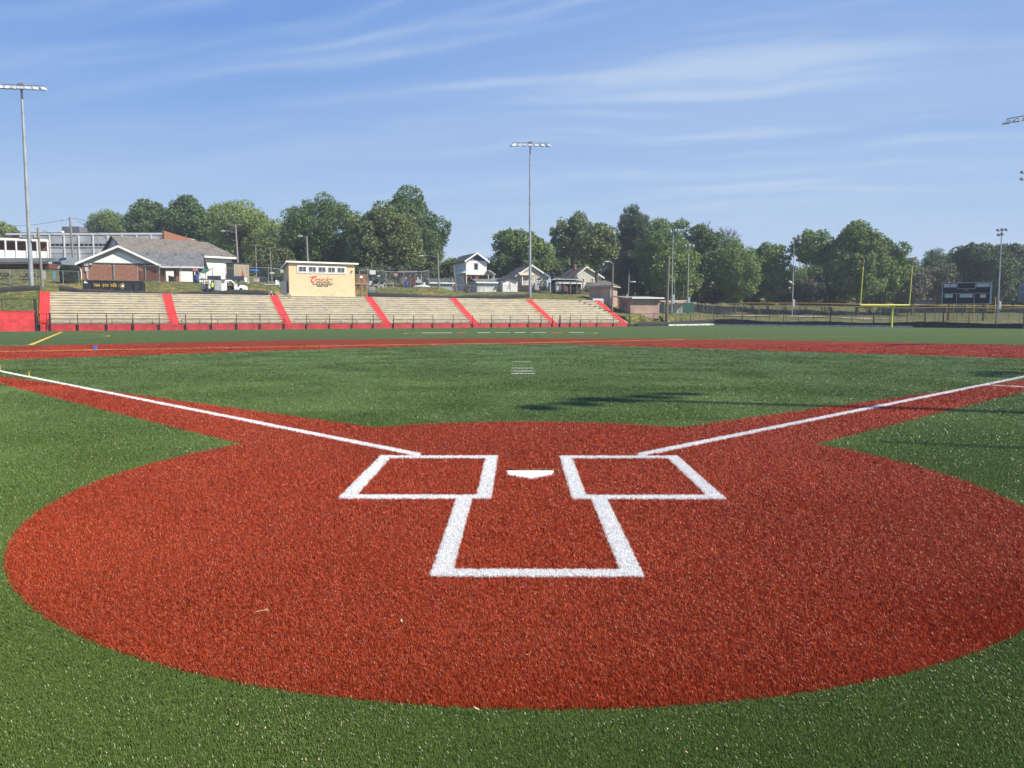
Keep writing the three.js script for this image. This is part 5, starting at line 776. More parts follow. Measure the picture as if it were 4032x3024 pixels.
// pink buildings and dugout
{
  const Z = 136, o = P(2320, 1219, Z), k = hsc(Z), W = 82 * k, D = 5.6, H = (1219 - 1128) * k, t = thing('tall_pink_building', 'tall pink rendered building with a brown hipped roof', 'building', o, -0.33), Wf = W / (Math.cos(0.33) + 0.1 * 0.32);
  part(t, 'wall', bx(0, Wf, -0.6, H, -D, 0), M.pink); const ov = 0.55, cx = Wf / 2, cz = -D / 2, y0 = H - 0.05, y1 = H + 0.95;
  const c4 = [V(-ov, y0, ov), V(Wf + ov, y0, ov), V(Wf + ov, y0, -D - ov), V(-ov, y0, -D - ov)], rg = [V(cx - 0.5, y1, cz), V(cx + 0.5, y1, cz)];
  part(t, 'roof', [slab(c4[0], c4[1], rg[1], rg[0], 0.1), slab(c4[1], c4[2], rg[1].clone().add(V(0.01, 0, -0.01)), rg[1], 0.1), slab(c4[2], c4[3], rg[0], rg[1], 0.1), slab(c4[3], c4[0], rg[0].clone().add(V(-0.01, 0, 0.01)), rg[0], 0.1)], M.roofBrown);
  part(t, 'fascia', [bx(-ov, Wf + ov, y0 - 0.12, y0 - 0.01, ov - 0.05, ov), bx(Wf + ov - 0.05, Wf + ov, y0 - 0.12, y0 - 0.01, -D - ov, ov - 0.052)], M.panelLight); part(t, 'soffit', bx(-ov + 0.05, Wf + ov - 0.06, y0 - 0.06, y0 - 0.02, -D - ov + 0.05, ov - 0.055), M.panel);
  part(t, 'louver', bx(Wf + 0.01, Wf + 0.06, H - 1.75, H - 0.7, -1.6, -0.7), M.doorGrey); part(t, 'downpipe', bar(V(Wf + 0.1, 0, 0.1), V(Wf + 0.1, H - 0.2, 0.1), 0.07), M.whitePaint);
  solo('grey_tank', 'grey rounded tank lying at the top corner of the stand', 'tank', [bar(V(-1, 0, 0), V(1, 0, 0), 0.5, 0.5, 18), bx(-0.98, 0.98, -0.9, 0, -0.48, 0.48)], M.boardTrim, P(2352, 1187, 133.5), 0.4);
  const Z2 = 130, o2 = P(2482, 1236, Z2), k2 = hsc(Z2); const b = thing('low_pink_building', 'low pink rendered building with a flat white edged roof', 'building', o2, -0.04), W2 = 126 * k2, H2 = 62 * k2, D2 = 4.6;
  part(b, 'wall', bx(0, W2, -0.8, H2, -D2, 0), M.pink); part(b, 'roof', slab(V(-0.95, H2 - 0.05, 0.6), V(W2 + 0.55, H2 - 0.05, 0.6), V(W2 + 0.5, H2 + 0.35, -D2 - 0.5), V(-0.95, H2 + 0.35, -D2 - 0.5), 0.1), M.roofFlat);
  part(b, 'fascia', bx(-0.03, W2 + 0.55, H2 - 0.12, H2 + 0.1, 0.603, 0.66), M.whitePaint); part(b, 'side_fascia', slab(V(-1.0, H2 - 0.12, 0.6), V(-0.955, H2 - 0.12, 0.6), V(-0.955, H2 + 0.28, -D2 - 0.5), V(-1.0, H2 + 0.28, -D2 - 0.5), 0.2), M.panelLight);
  part(b, 'vent_pipe', bar(V(1.0, H2 + 0.2, -3.5), V(1.0, H2 + 0.75, -3.5), 0.07), M.whitePaint); b.rotation.y = 0.3;
  const Z3 = 148, o3 = G(2612, Z3), dg = thing('softball_dugout', 'softball dugout with a pale pink roof and green panels', 'dugout', o3, 0.05), k3 = hsc(Z3), hR = yAt(1192, Z3) - o3.y, Wd = 118 * k3;
  part(dg, 'roof', [slab(V(0, hR, 0), V(Wd * 0.62, hR - 0.15, 0.4), V(Wd, hR + 0.45, -4), V(0, hR + 0.35, -4), 0.12)], M.pink); part(dg, 'roof_edge', bx(Wd * 0.64, Wd + 0.4, hR - 0.2, hR - 0.02, 0.2, 0.5), M.lampShell);
  for (const [a, c2, h2] of [[0.62, 0.98, 1.9], [0.25, 0.42, 0.9], [-0.04, 0.06, 1.3]]) part(dg, 'green_panel', rb(Wd * a, Wd * c2, 0.05, h2, 0.6, 0.7, 0.03), M.green);
  for (let i = 0; i < 9; i++) part(dg, 'post', bar(V(Wd * i / 7.5, -0.3, 0.45), V(Wd * i / 7.5, hR - 0.2, 0.45), 0.05), M.galvDark); part(dg, 'back_wall', bx(0, Wd * 0.95, -0.3, hR - 0.25, -4.2, -4), M.panel);
}
// houses under the trees at the softball side
{
  let [t, k] = houseAt('white_cottage', 'white cottage with a dark roof half hidden by trees', 3066, 3118, 1160, 1117, 1101, 196, 0.35, { wall: M.whiteWall, roof: M.roofDark, D: 9, ov: 0.4 });
  const x = (u) => (u - 3066) * k, y = (v) => (1160 - v) * k; win(t, x(3077), x(3086), y(1144), y(1128), 0.01, 0.09, 1, 2); win(t, x(3103), x(3112), y(1144), y(1128), 0.01, 0.09, 1, 2);
  part(t, 'rear_gable', prism([[x(3086), y(1104)], [x(3140), y(1104)], [x(3114), y(1084)]], -9, -2), M.navySiding); part(t, 'rear_barge_board', prism([[x(3088), y(1102)], [x(3114), y(1083)], [x(3114), y(1080)], [x(3084), y(1102)]], -2, -1.9), M.whitePaint);
  [t, k] = houseAt('red_roof_house', 'white house with a dull red roof and brick chimney behind trees', 3185, 3300, 1165, 1137, 1105, 200, 0.05, { wall: M.whiteWall, roof: M.roofRed, D: 9, side: true, ov: 0.5 });
  part(t, 'chimney', bx((3213 - 3185) * k, (3220 - 3185) * k, (1165 - 1108) * k, (1165 - 1088) * k, -5, -4.2), M.brick); for (const u of [3200, 3222, 3310]) win(t, (u - 3185) * k, (u + 11 - 3185) * k, (1165 - 1158) * k, (1165 - 1142) * k, 0.01, 0.09, 1, 2);
  part(t, 'porch_gable', prism([[(3270 - 3185) * k, (1165 - 1142) * k], [(3325 - 3185) * k, (1165 - 1142) * k], [(3295 - 3185) * k, (1165 - 1116) * k]], 0.6, 1.6), M.whiteWall);
  [t, k] = houseAt('pale_bungalow', 'pale bungalow glimpsed beneath the brown trees beside the scoreboard', 3605, 3690, 1195, 1178, 1164, 206, 0, { wall: M.whiteWall, roof: M.roofGrey, D: 8, side: true }); for (const u of [3618, 3640, 3662]) win(t, (u - 3605) * k, (u + 12 - 3605) * k, (1195 - 1191) * k, (1195 - 1180) * k, 0.01, 0.08, 2, 1);
}

// ---------------------------------------------------------------- vehicles and dumpster
function wheel(parent, x, y, z, r = 0.4, w = 0.26) { const ty = part(parent, 'wheel', new THREE.TorusGeometry(r * 0.76, r * 0.26, 10, 22).scale(1, 1, w / (r * 0.52)).translate(x, y, z), M.rubber); part(ty, 'rim', new THREE.CylinderGeometry(r * 0.55, r * 0.5, w * 0.8, 16).rotateX(Math.PI / 2).translate(x, y, z), M.aluminium); }
{
  const T0 = 12.6, s0 = sAt(802, T0, 5.4), o = stGround(s0, T0), t = thing('service_truck', 'white service truck with ladder rack and an open cab door behind the silt fence', 'truck', o, TH), W = 2.0; o.y += 0.05; t.position.y = o.y;
  const z0 = -W, z1 = 0, side = (pts, a, b) => new THREE.ExtrudeGeometry(new THREE.Shape(pts.map(([x, y]) => new THREE.Vector2(x, y))), { depth: b - a - 0.08, bevelEnabled: true, bevelSize: 0.04, bevelThickness: 0.04, bevelSegments: 2 }).translate(0, 0, a + 0.04);
  part(t, 'chassis', bx(0.1, 5.5, 0.42, 0.62, -1.7, -0.3), M.dark);
  part(t, 'hood', side([[4.15, 0.55], [4.3, 0.55], [4.32, 0.7], [4.5, 0.98], [4.95, 0.98], [5.14, 0.7], [5.16, 0.5], [5.66, 0.5], [5.7, 0.75], [5.66, 1.12], [5.2, 1.3], [4.15, 1.36]], z0, z1), M.truckWhite);
  part(t, 'cab', side([[2.72, 0.55], [2.95, 0.55], [2.95, 1.85], [3.35, 1.87], [3.36, 1.97], [2.8, 1.95], [2.72, 1.8]], z0, z1), M.truckWhite);
  part(t, 'cab_roof', side([[2.86, 1.88], [3.55, 1.9], [4.12, 1.36], [4.2, 1.38], [3.62, 1.98], [2.86, 1.97]], z0 + 0.02, z1 - 0.02), M.truckWhite);
  part(t, 'cab_interior', [bx(2.96, 4.1, 0.5, 1.25, -1.8, -0.55), bx(2.97, 3.15, 0.6, 1.75, -1.85, -0.3), rb(3.2, 3.6, 0.6, 1.0, -0.9, -0.3, 0.08)], M.dark); part(t, 'far_door', bx(2.96, 4.14, 0.55, 1.3, -1.98, -1.93), M.truckWhite);
  part(t, 'windscreen', slab(V(3.66, 1.9, -1.85), V(3.66, 1.9, -0.15), V(4.16, 1.37, -0.12), V(4.16, 1.37, -1.88), 0.02), M.glass);
  const dr = part(t, 'door', [bx(3.86, 4.55, 0.55, 1.3, 0.3, 0.36)], M.truckWhite); part(dr, 'door_frame', [bar(V(3.86, 1.3, 0.33), V(3.86, 1.6, 0.33), 0.03), bar(V(3.86, 1.6, 0.33), V(4.45, 1.3, 0.33), 0.03)], M.truckWhite); part(dr, 'mirror', rb(4.4, 4.6, 1.25, 1.5, 0.37, 0.5, 0.03), M.dark);
  part(t, 'headlight', rb(5.5, 5.73, 0.86, 1.06, -0.38, -0.02, 0.03), M.glassGrey); part(t, 'headlight', rb(5.5, 5.73, 0.86, 1.06, -1.98, -1.62, 0.03), M.glassGrey); part(t, 'grille', bx(5.7, 5.75, 0.6, 1.1, -1.55, -0.45), M.dark); part(t, 'side_badge', bx(4.33, 4.44, 1.05, 1.2, 0.003, 0.015), M.navy); part(t, 'bumper', rb(5.6, 5.82, 0.42, 0.6, -1.98, -0.02, 0.05), M.aluminium);
  part(t, 'tool_cabinet', [rb(1.35, 2.25, 0.55, 1.93, -0.5, 0.0, 0.02), rb(1.35, 2.25, 0.55, 1.93, -2.0, -1.5, 0.02)], M.aluminium); part(t, 'compartment', rb(2.26, 2.7, 0.55, 1.55, -2.0, 0.0, 0.02), M.whitePaint); part(t, 'cabinet_door', bx(1.4, 1.95, 0.6, 1.88, 0.003, 0.04), M.aluminium);
  part(t, 'bed_floor', bx(0, 1.36, 0.6, 0.72, -2, 0), M.dark); part(t, 'rear_box', rb(0.02, 0.3, 0.7, 1.5, -1.98, -0.03, 0.03), M.whitePaint); part(t, 'bed_load', [rb(0.35, 1.3, 0.72, 1.35, -1.95, -1.1, 0.05), rb(0.5, 0.95, 0.72, 1.5, -0.9, -0.4, 0.05)], M.whitePaint);
  const rk = [-0.05, -1.95]; for (const z of rk) { part(t, 'rack_rail', bar(V(-0.25, 2.08, z), V(4.3, 2.05, z), 0.035), M.black); for (const x of [0.02, 1.3, 2.7]) part(t, 'rack_post', bar(V(x, 0.6, z), V(x, 2.08, z), 0.035), M.black); }
  for (const x of [-0.1, 1.3, 2.7, 4.2]) part(t, 'rack_bar', bar(V(x, 2.1, -1.95), V(x, 2.1, -0.05), 0.03), M.black);
  part(t, 'beacon', rb(1.55, 1.95, 2.12, 2.4, -0.6, -0.2, 0.06), M.dark); part(t, 'hose_reel', new THREE.TorusGeometry(0.14, 0.04, 8, 18).translate(-0.22, 2.1, -0.05), M.black);
  wheel(t, 4.83, 0.4, -0.18); wheel(t, 4.83, 0.4, -1.82); wheel(t, 1.75, 0.4, -0.16); wheel(t, 1.75, 0.4, -1.84);
}
{
  const T0 = 11.6, s0 = sAt(328, T0, 5.2), s1 = sAt(566, T0, 5.2), o = stGround(s0, T0), L = s1 - s0, H = yv(1103, o) - o.y, t = thing('roll_off_dumpster', 'long black roll off dumpster with yellow numbers behind the silt fence', 'dumpster', o, TH), D = 2.3;
  part(t, 'shell', [bx(0, L, 0.15, 0.3, -D, 0), bx(0, L, 0.3, H, -0.06, 0), bx(0, L, 0.3, H, -D, -D + 0.06), bx(0, 0.06, 0.3, H, -D + 0.06, -0.06), bx(L - 0.06, L, 0.3, H, -D + 0.06, -0.06)], M.dumpster);
  part(t, 'top_rail', [rb(-0.04, L + 0.04, H - 0.06, H + 0.08, -0.08, 0.08, 0.03), rb(-0.04, L + 0.04, H - 0.06, H + 0.08, -D - 0.08, -D + 0.08, 0.03)], M.dumpster);
  const ribs = [0.02, 0.93, 1.85, 2.75, 3.65, 4.55, 5.45, 6.3]; for (const f of ribs) { const x = f / 6.4 * (L - 0.16); part(t, 'rib', rb(x, x + 0.15, 0.15, H - 0.06, 0.005, 0.12, 0.02), M.dumpster); }
  part(t, 'end_gate', [bx(L + 0.005, L + 0.1, 0.2, H - 0.1, -D + 0.1, -0.1), bar(V(L + 0.15, 0.3, -0.1), V(L + 0.12, H - 0.1, -0.1), 0.05)], M.dumpster); for (const x of [0.6, L - 0.6]) part(t, 'roller', bar(V(x, 0.1, -0.25), V(x, 0.1, 0.05), 0.13, 0.13, 12), M.rust); part(t, 'placard', [bx(0.1, 0.5, H - 0.32, H - 0.22, 0.125, 0.14), bx(0.14, 0.34, H - 0.16, H - 0.06, 0.125, 0.14)], M.signWhite);
  const n = (s, f) => part(t, 'number', text(s, 0.33, 0.01).translate(f / 6.4 * L, H - 0.72, 0.016), M.goldText); n('704', 1.42); n('218', 2.33); n('1650', 3.28);
  const ex = 4.15 / 6.4 * L, ey = H - 0.58, em = []; for (let i = 0; i < 14; i++) { const a = i / 14 * 6.283; em.push(bx(-0.055, 0.055, -0.03, 0.03, 0, 0.01).rotateZ(a).translate(ex + Math.cos(a) * 0.29, ey + Math.sin(a) * 0.29, 0.014)); } part(t, 'emblem_ring', em, M.goldText); part(t, 'emblem_centre', new THREE.CircleGeometry(0.15, 7).scale(1, 1.1, 1).translate(ex, ey, 0.02), M.signWhite);
  part(t, 'number', bx(3.17 / 6.4 * L, 3.4 / 6.4 * L, H - 0.33, H - 0.26, 0.006, 0.016), M.goldText);
}
{
  const Z = 141, b = P(262, 1051, Z), t = thing('parked_suv', 'silver blue sport utility car parked nose out before the white school', 'car', b, -0.15), body = (pts, w, m, name) => part(t, name, new THREE.ExtrudeGeometry(new THREE.Shape(pts.map(([x, y]) => new THREE.Vector2(x, y))), { depth: w - 0.16, bevelEnabled: true, bevelSize: 0.08, bevelThickness: 0.08, bevelSegments: 3 }).translate(0, 0, -w / 2 + 0.08).rotateY(-Math.PI / 2), m);
  body([[0.0, 0.4], [2.2, 0.4], [2.28, 0.62], [2.2, 0.92], [1.1, 1.06], [-2.2, 1.06], [-2.3, 0.5], [-2.2, 0.4]], 1.9, M.carSilver, 'body'); body([[1.05, 1.06], [0.35, 1.62], [-1.9, 1.66], [-2.15, 1.06]], 1.62, M.carSilver, 'cabin');
  part(t, 'windscreen', slab(V(-0.72, 1.1, 1.16), V(0.72, 1.1, 1.16), V(0.62, 1.6, 0.5), V(-0.62, 1.6, 0.5), 0.03), M.glass); part(t, 'grille', rb(-0.5, 0.5, 0.62, 0.84, 2.28, 2.38, 0.02), M.dark); for (const x of [-0.72, 0.72]) { part(t, 'headlight', rb(x - 0.2, x + 0.2, 0.72, 0.88, 2.2, 2.36, 0.03), M.glassGrey); part(t, 'mirror', rb(x * 1.42 - 0.1, x * 1.42 + 0.1, 1.1, 1.26, 0.8, 0.95, 0.03), M.carSilver); }
  part(t, 'bumper', rb(-0.9, 0.9, 0.38, 0.58, 2.26, 2.4, 0.04), M.dark); for (const x of [-0.85, 0.85]) for (const z of [1.45, -1.45]) { const g = part(t, 'wheel', new THREE.TorusGeometry(0.27, 0.1, 8, 18).rotateY(Math.PI / 2).translate(x, 0.36, z), M.rubber); part(g, 'rim', bar(V(x - 0.06, 0.36, z), V(x + 0.06, 0.36, z), 0.2, 0.2, 14), M.aluminium); }
}
// ---------------------------------------------------------------- two workers at the rear of the truck
function person(label, base, turn, top, legs, hair, pose) {
  const N = 64, mc = new MarchingCubes(N, new THREE.MeshStandardMaterial(), false, false, 200000), S = 2.0, B = [];
  const b = (a, c, r0, r1) => B.push([V(...a), V(...c), r0, r1]);
  const hip = [[-0.1, 0.92, 0], [0.1, 0.92, 0]], [lean] = pose;
  b([0, 0.95, 0], [0, 1.15, lean * 0.3], 0.15, 0.13); b([0, 1.15, lean * 0.3], [0, 1.4, lean], 0.14, 0.16); b([-0.17, 1.42, lean], [0.17, 1.42, lean], 0.075, 0.075); b([0, 1.42, lean], [0, 1.55, lean * 1.15], 0.06, 0.055); b([0, 1.6, lean * 1.3], [0, 1.7, lean * 1.35], 0.085, 0.09); b([0, 1.63, lean * 1.3 + 0.08], [0, 1.61, lean * 1.3 + 0.1], 0.02, 0.018);
  for (const s of [-1, 1]) {
    b([s * 0.1, 0.92, 0], [s * 0.12, 0.5, 0.03 * s], 0.09, 0.06); b([s * 0.12, 0.5, 0.03 * s], [s * 0.13, 0.08, -0.02], 0.06, 0.042); b([s * 0.13, 0.04, -0.04], [s * 0.14, 0.035, 0.14], 0.042, 0.034);
    const el = pose[1][s < 0 ? 0 : 1], hd = pose[2][s < 0 ? 0 : 1]; b([s * 0.2, 1.41, lean], el, 0.055, 0.045); b(el, hd, 0.045, 0.032);
    const d = V(...hd).sub(V(...el)).normalize(); b(hd, V(...hd).addScaledVector(d, 0.07).toArray(), 0.034, 0.036);
    for (let f = 0; f < 4; f++) { const q = V(...hd).addScaledVector(d, 0.07).add(V((f - 1.5) * 0.021, 0, 0.006)); b(q.toArray(), q.clone().addScaledVector(d, [0.06, 0.075, 0.07, 0.05][f]).add(V(0, -0.02, 0)).toArray(), 0.011, 0.009); }
    b(V(...hd).addScaledVector(d, 0.03).toArray(), V(...hd).addScaledVector(d, 0.07).add(V(-s * 0.05, 0.01, 0.03)).toArray(), 0.013, 0.011);
  }
  const p = V(0, 0, 0), pa = V(0, 0, 0), ba = V(0, 0, 0);
  for (let z = 0; z < N; z++) for (let y = 0; y < N; y++) for (let x = 0; x < N; x++) {
    p.set((x / (N / 2) - 1) * S / 2, (y / (N / 2) - 1) * S / 2 + 0.9, (z / (N / 2) - 1) * S / 2); let d = 9;
    for (const [A, C, r0, r1] of B) { pa.copy(p).sub(A); ba.copy(C).sub(A); const h = clamp(pa.dot(ba) / ba.lengthSq()), q = pa.addScaledVector(ba, -h).length() - lerp(r0, r1, h), k = 0.025, m = Math.max(k - Math.abs(d - q), 0) / k; d = Math.min(d, q) - m * m * k * 0.25; }
    mc.field[x + y * N + z * N * N] = -d;
  }
  mc.isolation = 0; mc.update(); const n = mc.count, pos = mc.positionArray.slice(0, n * 3), g = new THREE.BufferGeometry(), col = new Float32Array(n * 3);
  for (let i = 0; i < n; i++) { pos[i * 3] *= S / 2; pos[i * 3 + 1] = pos[i * 3 + 1] * S / 2 + 0.9; pos[i * 3 + 2] *= S / 2; const y = pos[i * 3 + 1], ax = Math.abs(pos[i * 3]); let c = [0.45, 0.27, 0.19]; if (y < 0.1) c = [0.05, 0.04, 0.03]; else if (y < 0.97 && ax < 0.26) c = legs; else if (y < 1.46 && ax < 0.255) c = top; col.set(c, i * 3); }
  g.setAttribute('position', new THREE.Float32BufferAttribute(pos, 3)); g.setAttribute('normal', new THREE.Float32BufferAttribute(mc.normalArray.slice(0, n * 3), 3)); g.setAttribute('color', new THREE.Float32BufferAttribute(col, 3));
  const t = thing('person', label, 'person', base, turn), m = new THREE.Mesh(g, new THREE.MeshStandardMaterial({ vertexColors: true, roughness: 0.85, side: THREE.DoubleSide })); m.name = 'body'; t.add(m);
  part(t, 'hair', new THREE.SphereGeometry(0.102, 14, 10, 0, 6.3, 0, 1.75).rotateX(-0.35).translate(0, 1.68, lean * 1.33 - 0.012), hair); return t;
}
{
  const T0 = 12.2, a = stGround(sAt(815, T0, 5.4), T0), b = stGround(sAt(836, T0, 5.4), T0); a.y += 0.05; b.y += 0.05;
  person('person in a dark shirt and jeans working at the rear of the truck', a, TH + 2.7, [0.02, 0.02, 0.025], [0.06, 0.09, 0.14], mt(0.02, 0.016, 0.014), [0.1, [[-0.3, 1.2, 0.18], [0.28, 1.28, 0.2]], [[-0.16, 1.28, 0.42], [0.16, 1.42, 0.42]]]);
  person('person in a bright yellow green vest leaning into the truck bed', b, TH + 2.9, [0.42, 0.75, 0.05], [0.03, 0.035, 0.05], mt(0.03, 0.02, 0.016), [0.2, [[-0.27, 1.2, 0.35], [0.27, 1.2, 0.35]], [[-0.2, 1.05, 0.55], [0.2, 1.05, 0.55]]]);
}
// ---------------------------------------------------------------- pool deck behind the bank
{
  const fl = (list, Z0, Z1) => list.map((u, i) => G(u, lerp(Z0, Z1, i / (list.length - 1))));
  chainFence('grey_chain_fence', 'low grey chain link fence on the bank by the picnic tables', fl([-60, 48, 151, 256, 318], 103, 106), 1.75, { pm: M.galv, r: 0.035 });
  chainFence('grey_chain_fence', 'tall grey chain link fence before the brick pool house', fl([356, 455, 549, 634, 718], 109.5, 112.5), 2.5, { pm: M.galv, r: 0.035, arms: true });
  chainFence('grey_chain_fence', 'tall grey chain link fence before the pool benches', fl([718, 805, 893, 978, 1061, 1132], 113.4, 119.8), 2.6, { pm: M.galv, r: 0.035, arms: true });
  chainFence('grey_chain_fence', 'tall grey chain link fence beside the wooden deck and white loungers', fl([1418, 1450, 1522, 1592, 1662, 1690], 124, 130), 2.7, { pm: M.galv, r: 0.04 });
  chainFence('grey_chain_fence', 'inner grey chain link fence around the pool hut', fl([1500, 1538, 1597, 1618, 1640, 1668, 1690], 136, 138), 2.5, { pm: M.galvDark, r: 0.035, arms: true });
  const bench = thing('mesh_bench', 'navy mesh bench on the pool deck closest to the green shade sail', 'bench', G(848, 118), 0.12, 'navy benches on the pool deck');
  part(bench, 'backrest', rb(-0.98, 0.98, 0.5, 1.05, -0.05, 0.02, 0.02), M.navy); part(bench, 'seat', rb(-0.98, 0.98, 0.42, 0.48, -0.55, -0.06, 0.02), M.navy); for (const x of [-0.92, 0.92]) { part(bench, 'leg', bar(V(x, 0, 0), V(x, 1.08, 0.0), 0.035), M.navy); part(bench, 'leg', bar(V(x, 0, -0.5), V(x, 0.44, -0.5), 0.035), M.navy); }
  copyOf(bench, G(940, 119.5), 0.12, 'navy mesh bench on the pool deck beside the red closed umbrella'); copyOf(bench, G(1031, 121), 0.12, 'navy mesh bench on the pool deck below the blue mushroom umbrella');
  const bin = (label, u, Z, turn) => { const t = thing('trash_barrel', label, 'trash can', G(u, Z), turn); part(t, 'barrel', new THREE.LatheGeometry([[0, 0], [0.33, 0], [0.36, 0.45], [0.34, 0.95], [0, 0.95]].map(([a, b]) => new THREE.Vector2(a, b)), 18), M.barrelBlue); part(t, 'lid', new THREE.SphereGeometry(0.36, 16, 8, 0, 6.3, 0, 1.57).scale(1, 0.75, 1).translate(0, 0.95, 0), M.barrelBlue); return t; };
  bin('blue trash barrel under the pool porch roof edge', 780, 117, 0); bin('blue trash barrel before the brown pool hut', 1601, 134, 0);
  { const t = thing('mushroom_umbrella', 'blue mushroom umbrella on a green post on the pool deck', 'umbrella', G(1007, 126), 0); part(t, 'canopy', new THREE.SphereGeometry(0.8, 22, 10, 0, 6.3, 0, 1.35).scale(1, 0.38, 1).translate(0, yAt(1068, 126) - t.position.y, 0), M.umbBlue); part(t, 'post', bar(V(0, 0, 0), V(0, yAt(1064, 126) - t.position.y, 0), 0.1), mt(0.22, 0.36, 0.08)); }
  const cu = (label, u, Z, vt) => { const t = thing('closed_umbrella', label, 'umbrella', G(u, Z), 0), h = yAt(vt, Z) - t.position.y; part(t, 'folded_canopy', new THREE.LatheGeometry([[0.02, h], [0.1, h * 0.85], [0.17, h * 0.6], [0.24, h * 0.38], [0.2, h * 0.36]].map(([a, b]) => new THREE.Vector2(a, b)), 9), M.umbRed); part(t, 'pole', bar(V(0, 0, 0), V(0, h * 0.5, 0), 0.03), M.lampShell); };
  cu('red closed umbrella between the navy pool benches', 961, 122, 1062); cu('red closed umbrella beside the wooden press box deck', 1436, 127, 1078);
  const ch = (label, u, Z, turn) => { const t = thing('white_lounge_chair', label, 'chair', G(u, Z), turn, 'white chairs on the pool deck'); part(t, 'seat', slab(V(-0.3, 0.32, 0.5), V(0.3, 0.32, 0.5), V(0.3, 0.36, -0.3), V(-0.3, 0.36, -0.3), 0.06), M.plastic); part(t, 'backrest', slab(V(-0.3, 0.36, -0.3), V(0.3, 0.36, -0.3), V(0.3, 1.0, -0.62), V(-0.3, 1.0, -0.62), 0.06), M.plastic); for (const [x, z] of [[-0.27, 0.42], [0.27, 0.42], [-0.27, -0.35], [0.27, -0.35]]) part(t, 'leg', bar(V(x, 0, z), V(x, 0.34, z), 0.035), M.plastic); for (const x of [-0.32, 0.32]) part(t, 'armrest', rb(x - 0.04, x + 0.04, 0.55, 0.6, -0.35, 0.3, 0.01), M.plastic); return t; };
  ch('white plastic chair on the pool deck beside the tan press box wall', 1097, 122, 0.3); ch('white plastic chair on the pool deck behind the red closed umbrella by the deck', 1452, 127, -0.5); ch('white lounge chair on the pool deck under the small white notice', 1482, 129, -1.4); ch('white lounge chair on the pool deck right of the small white notice', 1502, 129, -1.2); ch('white plastic chair on the pool deck beside the red closed umbrella', 974, 123, 0.6);
  for (const [u, Z, l] of [[1535, 131, 'white plastic table on the pool deck before the brown pool hut'], [965, 122.5, 'white plastic table beside the navy pool benches']]) { const t = thing('white_table', l, 'table', G(u, Z), 0.2); part(t, 'table_top', rb(-0.75, 0.75, 0.66, 0.72, -0.4, 0.4, 0.02), M.plastic); for (const [x, z] of [[-0.65, 0.3], [0.65, 0.3], [-0.65, -0.3], [0.65, -0.3]]) part(t, 'leg', tube([V(x * 0.7, 0.66, z), V(x, 0.35, z), V(x * 1.1, 0, z)], 0.03, 8), M.plastic); }
  { const t = thing('white_pool_cover_roll', 'long white and pale blue roll lying on the pool deck', 'roll', G(1072, 121), 0.1); part(t, 'roll', bar(V(-1.1, 0.18, 0), V(1.2, 0.16, 0), 0.12, 0.12, 12), M.lampShell); for (const x of [-0.9, 1.0]) part(t, 'roll_stand', bx(x - 0.05, x + 0.05, 0, 0.1, -0.15, 0.15), M.galvDark); }
  const sg = (name, label, u0, u1, v0, v1, Z, m, extra) => { const a = P(u0, v1, Z), w = px(u1 - u0, Z), h = px(v1 - v0, Z), t = thing(name, label, 'sign', a, 0.1); part(t, 'board', bx(0, w, 0, h, 0, 0.03), m); if (extra) part(t, 'print', [0.72, 0.5, 0.3].map((q, i) => bx(w * 0.1, w * (0.9 - 0.15 * i), h * q, h * (q + 0.1), 0.032, 0.036)), extra); part(t, 'post', bar(V(w / 2, groundY(a.x, a.z) - a.y, -0.05), V(w / 2, h * 0.9, -0.05), 0.035), M.galvDark); return t; };
  sg('notice_board', 'pink notice board with red print hanging from the pool porch', 760, 778, 1054, 1066, 117, M.signPink, M.umbRed); sg('notice_board', 'pink notice board with red print before the brown pool hut', 1551, 1566, 1075, 1087, 131, M.signPink, M.umbRed);
  sg('notice_board', 'pair of large white boards on the leaning grey pole', 1456, 1479, 1064, 1080, 115.8, M.signWhite); sg('notice_board', 'small white notice hanging above the lounge chairs', 1487, 1496, 1083, 1089, 130, M.signWhite); sg('notice_board', 'white board on the fence at the press box corner', 1105, 1117, 1056, 1073, 120, M.signWhite); sg('notice_board', 'small wide white board on the fence behind the survey tripod', 1063, 1081, 1071, 1077, 121, M.signWhite); sg('notice_board', 'white board standing below the blue mushroom umbrella', 1000, 1021, 1095, 1108, 120, M.signWhite, M.umbRed);
  sg('blue_sign_post', 'tall light blue sign on the grass beside the hedge', 211, 219, 1068, 1099, 110, M.sky); sg('beige_sign_post', 'narrow beige double sign behind the short wood pole', 163, 181, 1064, 1102, 111, M.cream);
  { const b = G(965, 128), t = thing('plywood_shed', 'plywood clad square shed with a dark roof edge behind the pool deck', 'shed', P(922, 1081, 128), 0.62), k = hsc(128), h = 45 * k; b.y = 0; part(t, 'wall', bx(0, 2.5, -0.5, h, -3.0, 0), M.weatheredPly); part(t, 'side_wall', bx(2.502, 2.54, -0.5, h - 0.02, -3.0, 0.01), M.plywood); part(t, 'roof', bx(-0.15, 2.7, h, h + 0.12, -3.1, 0.15), M.roofDark); t.rotation.y = 0.75; }
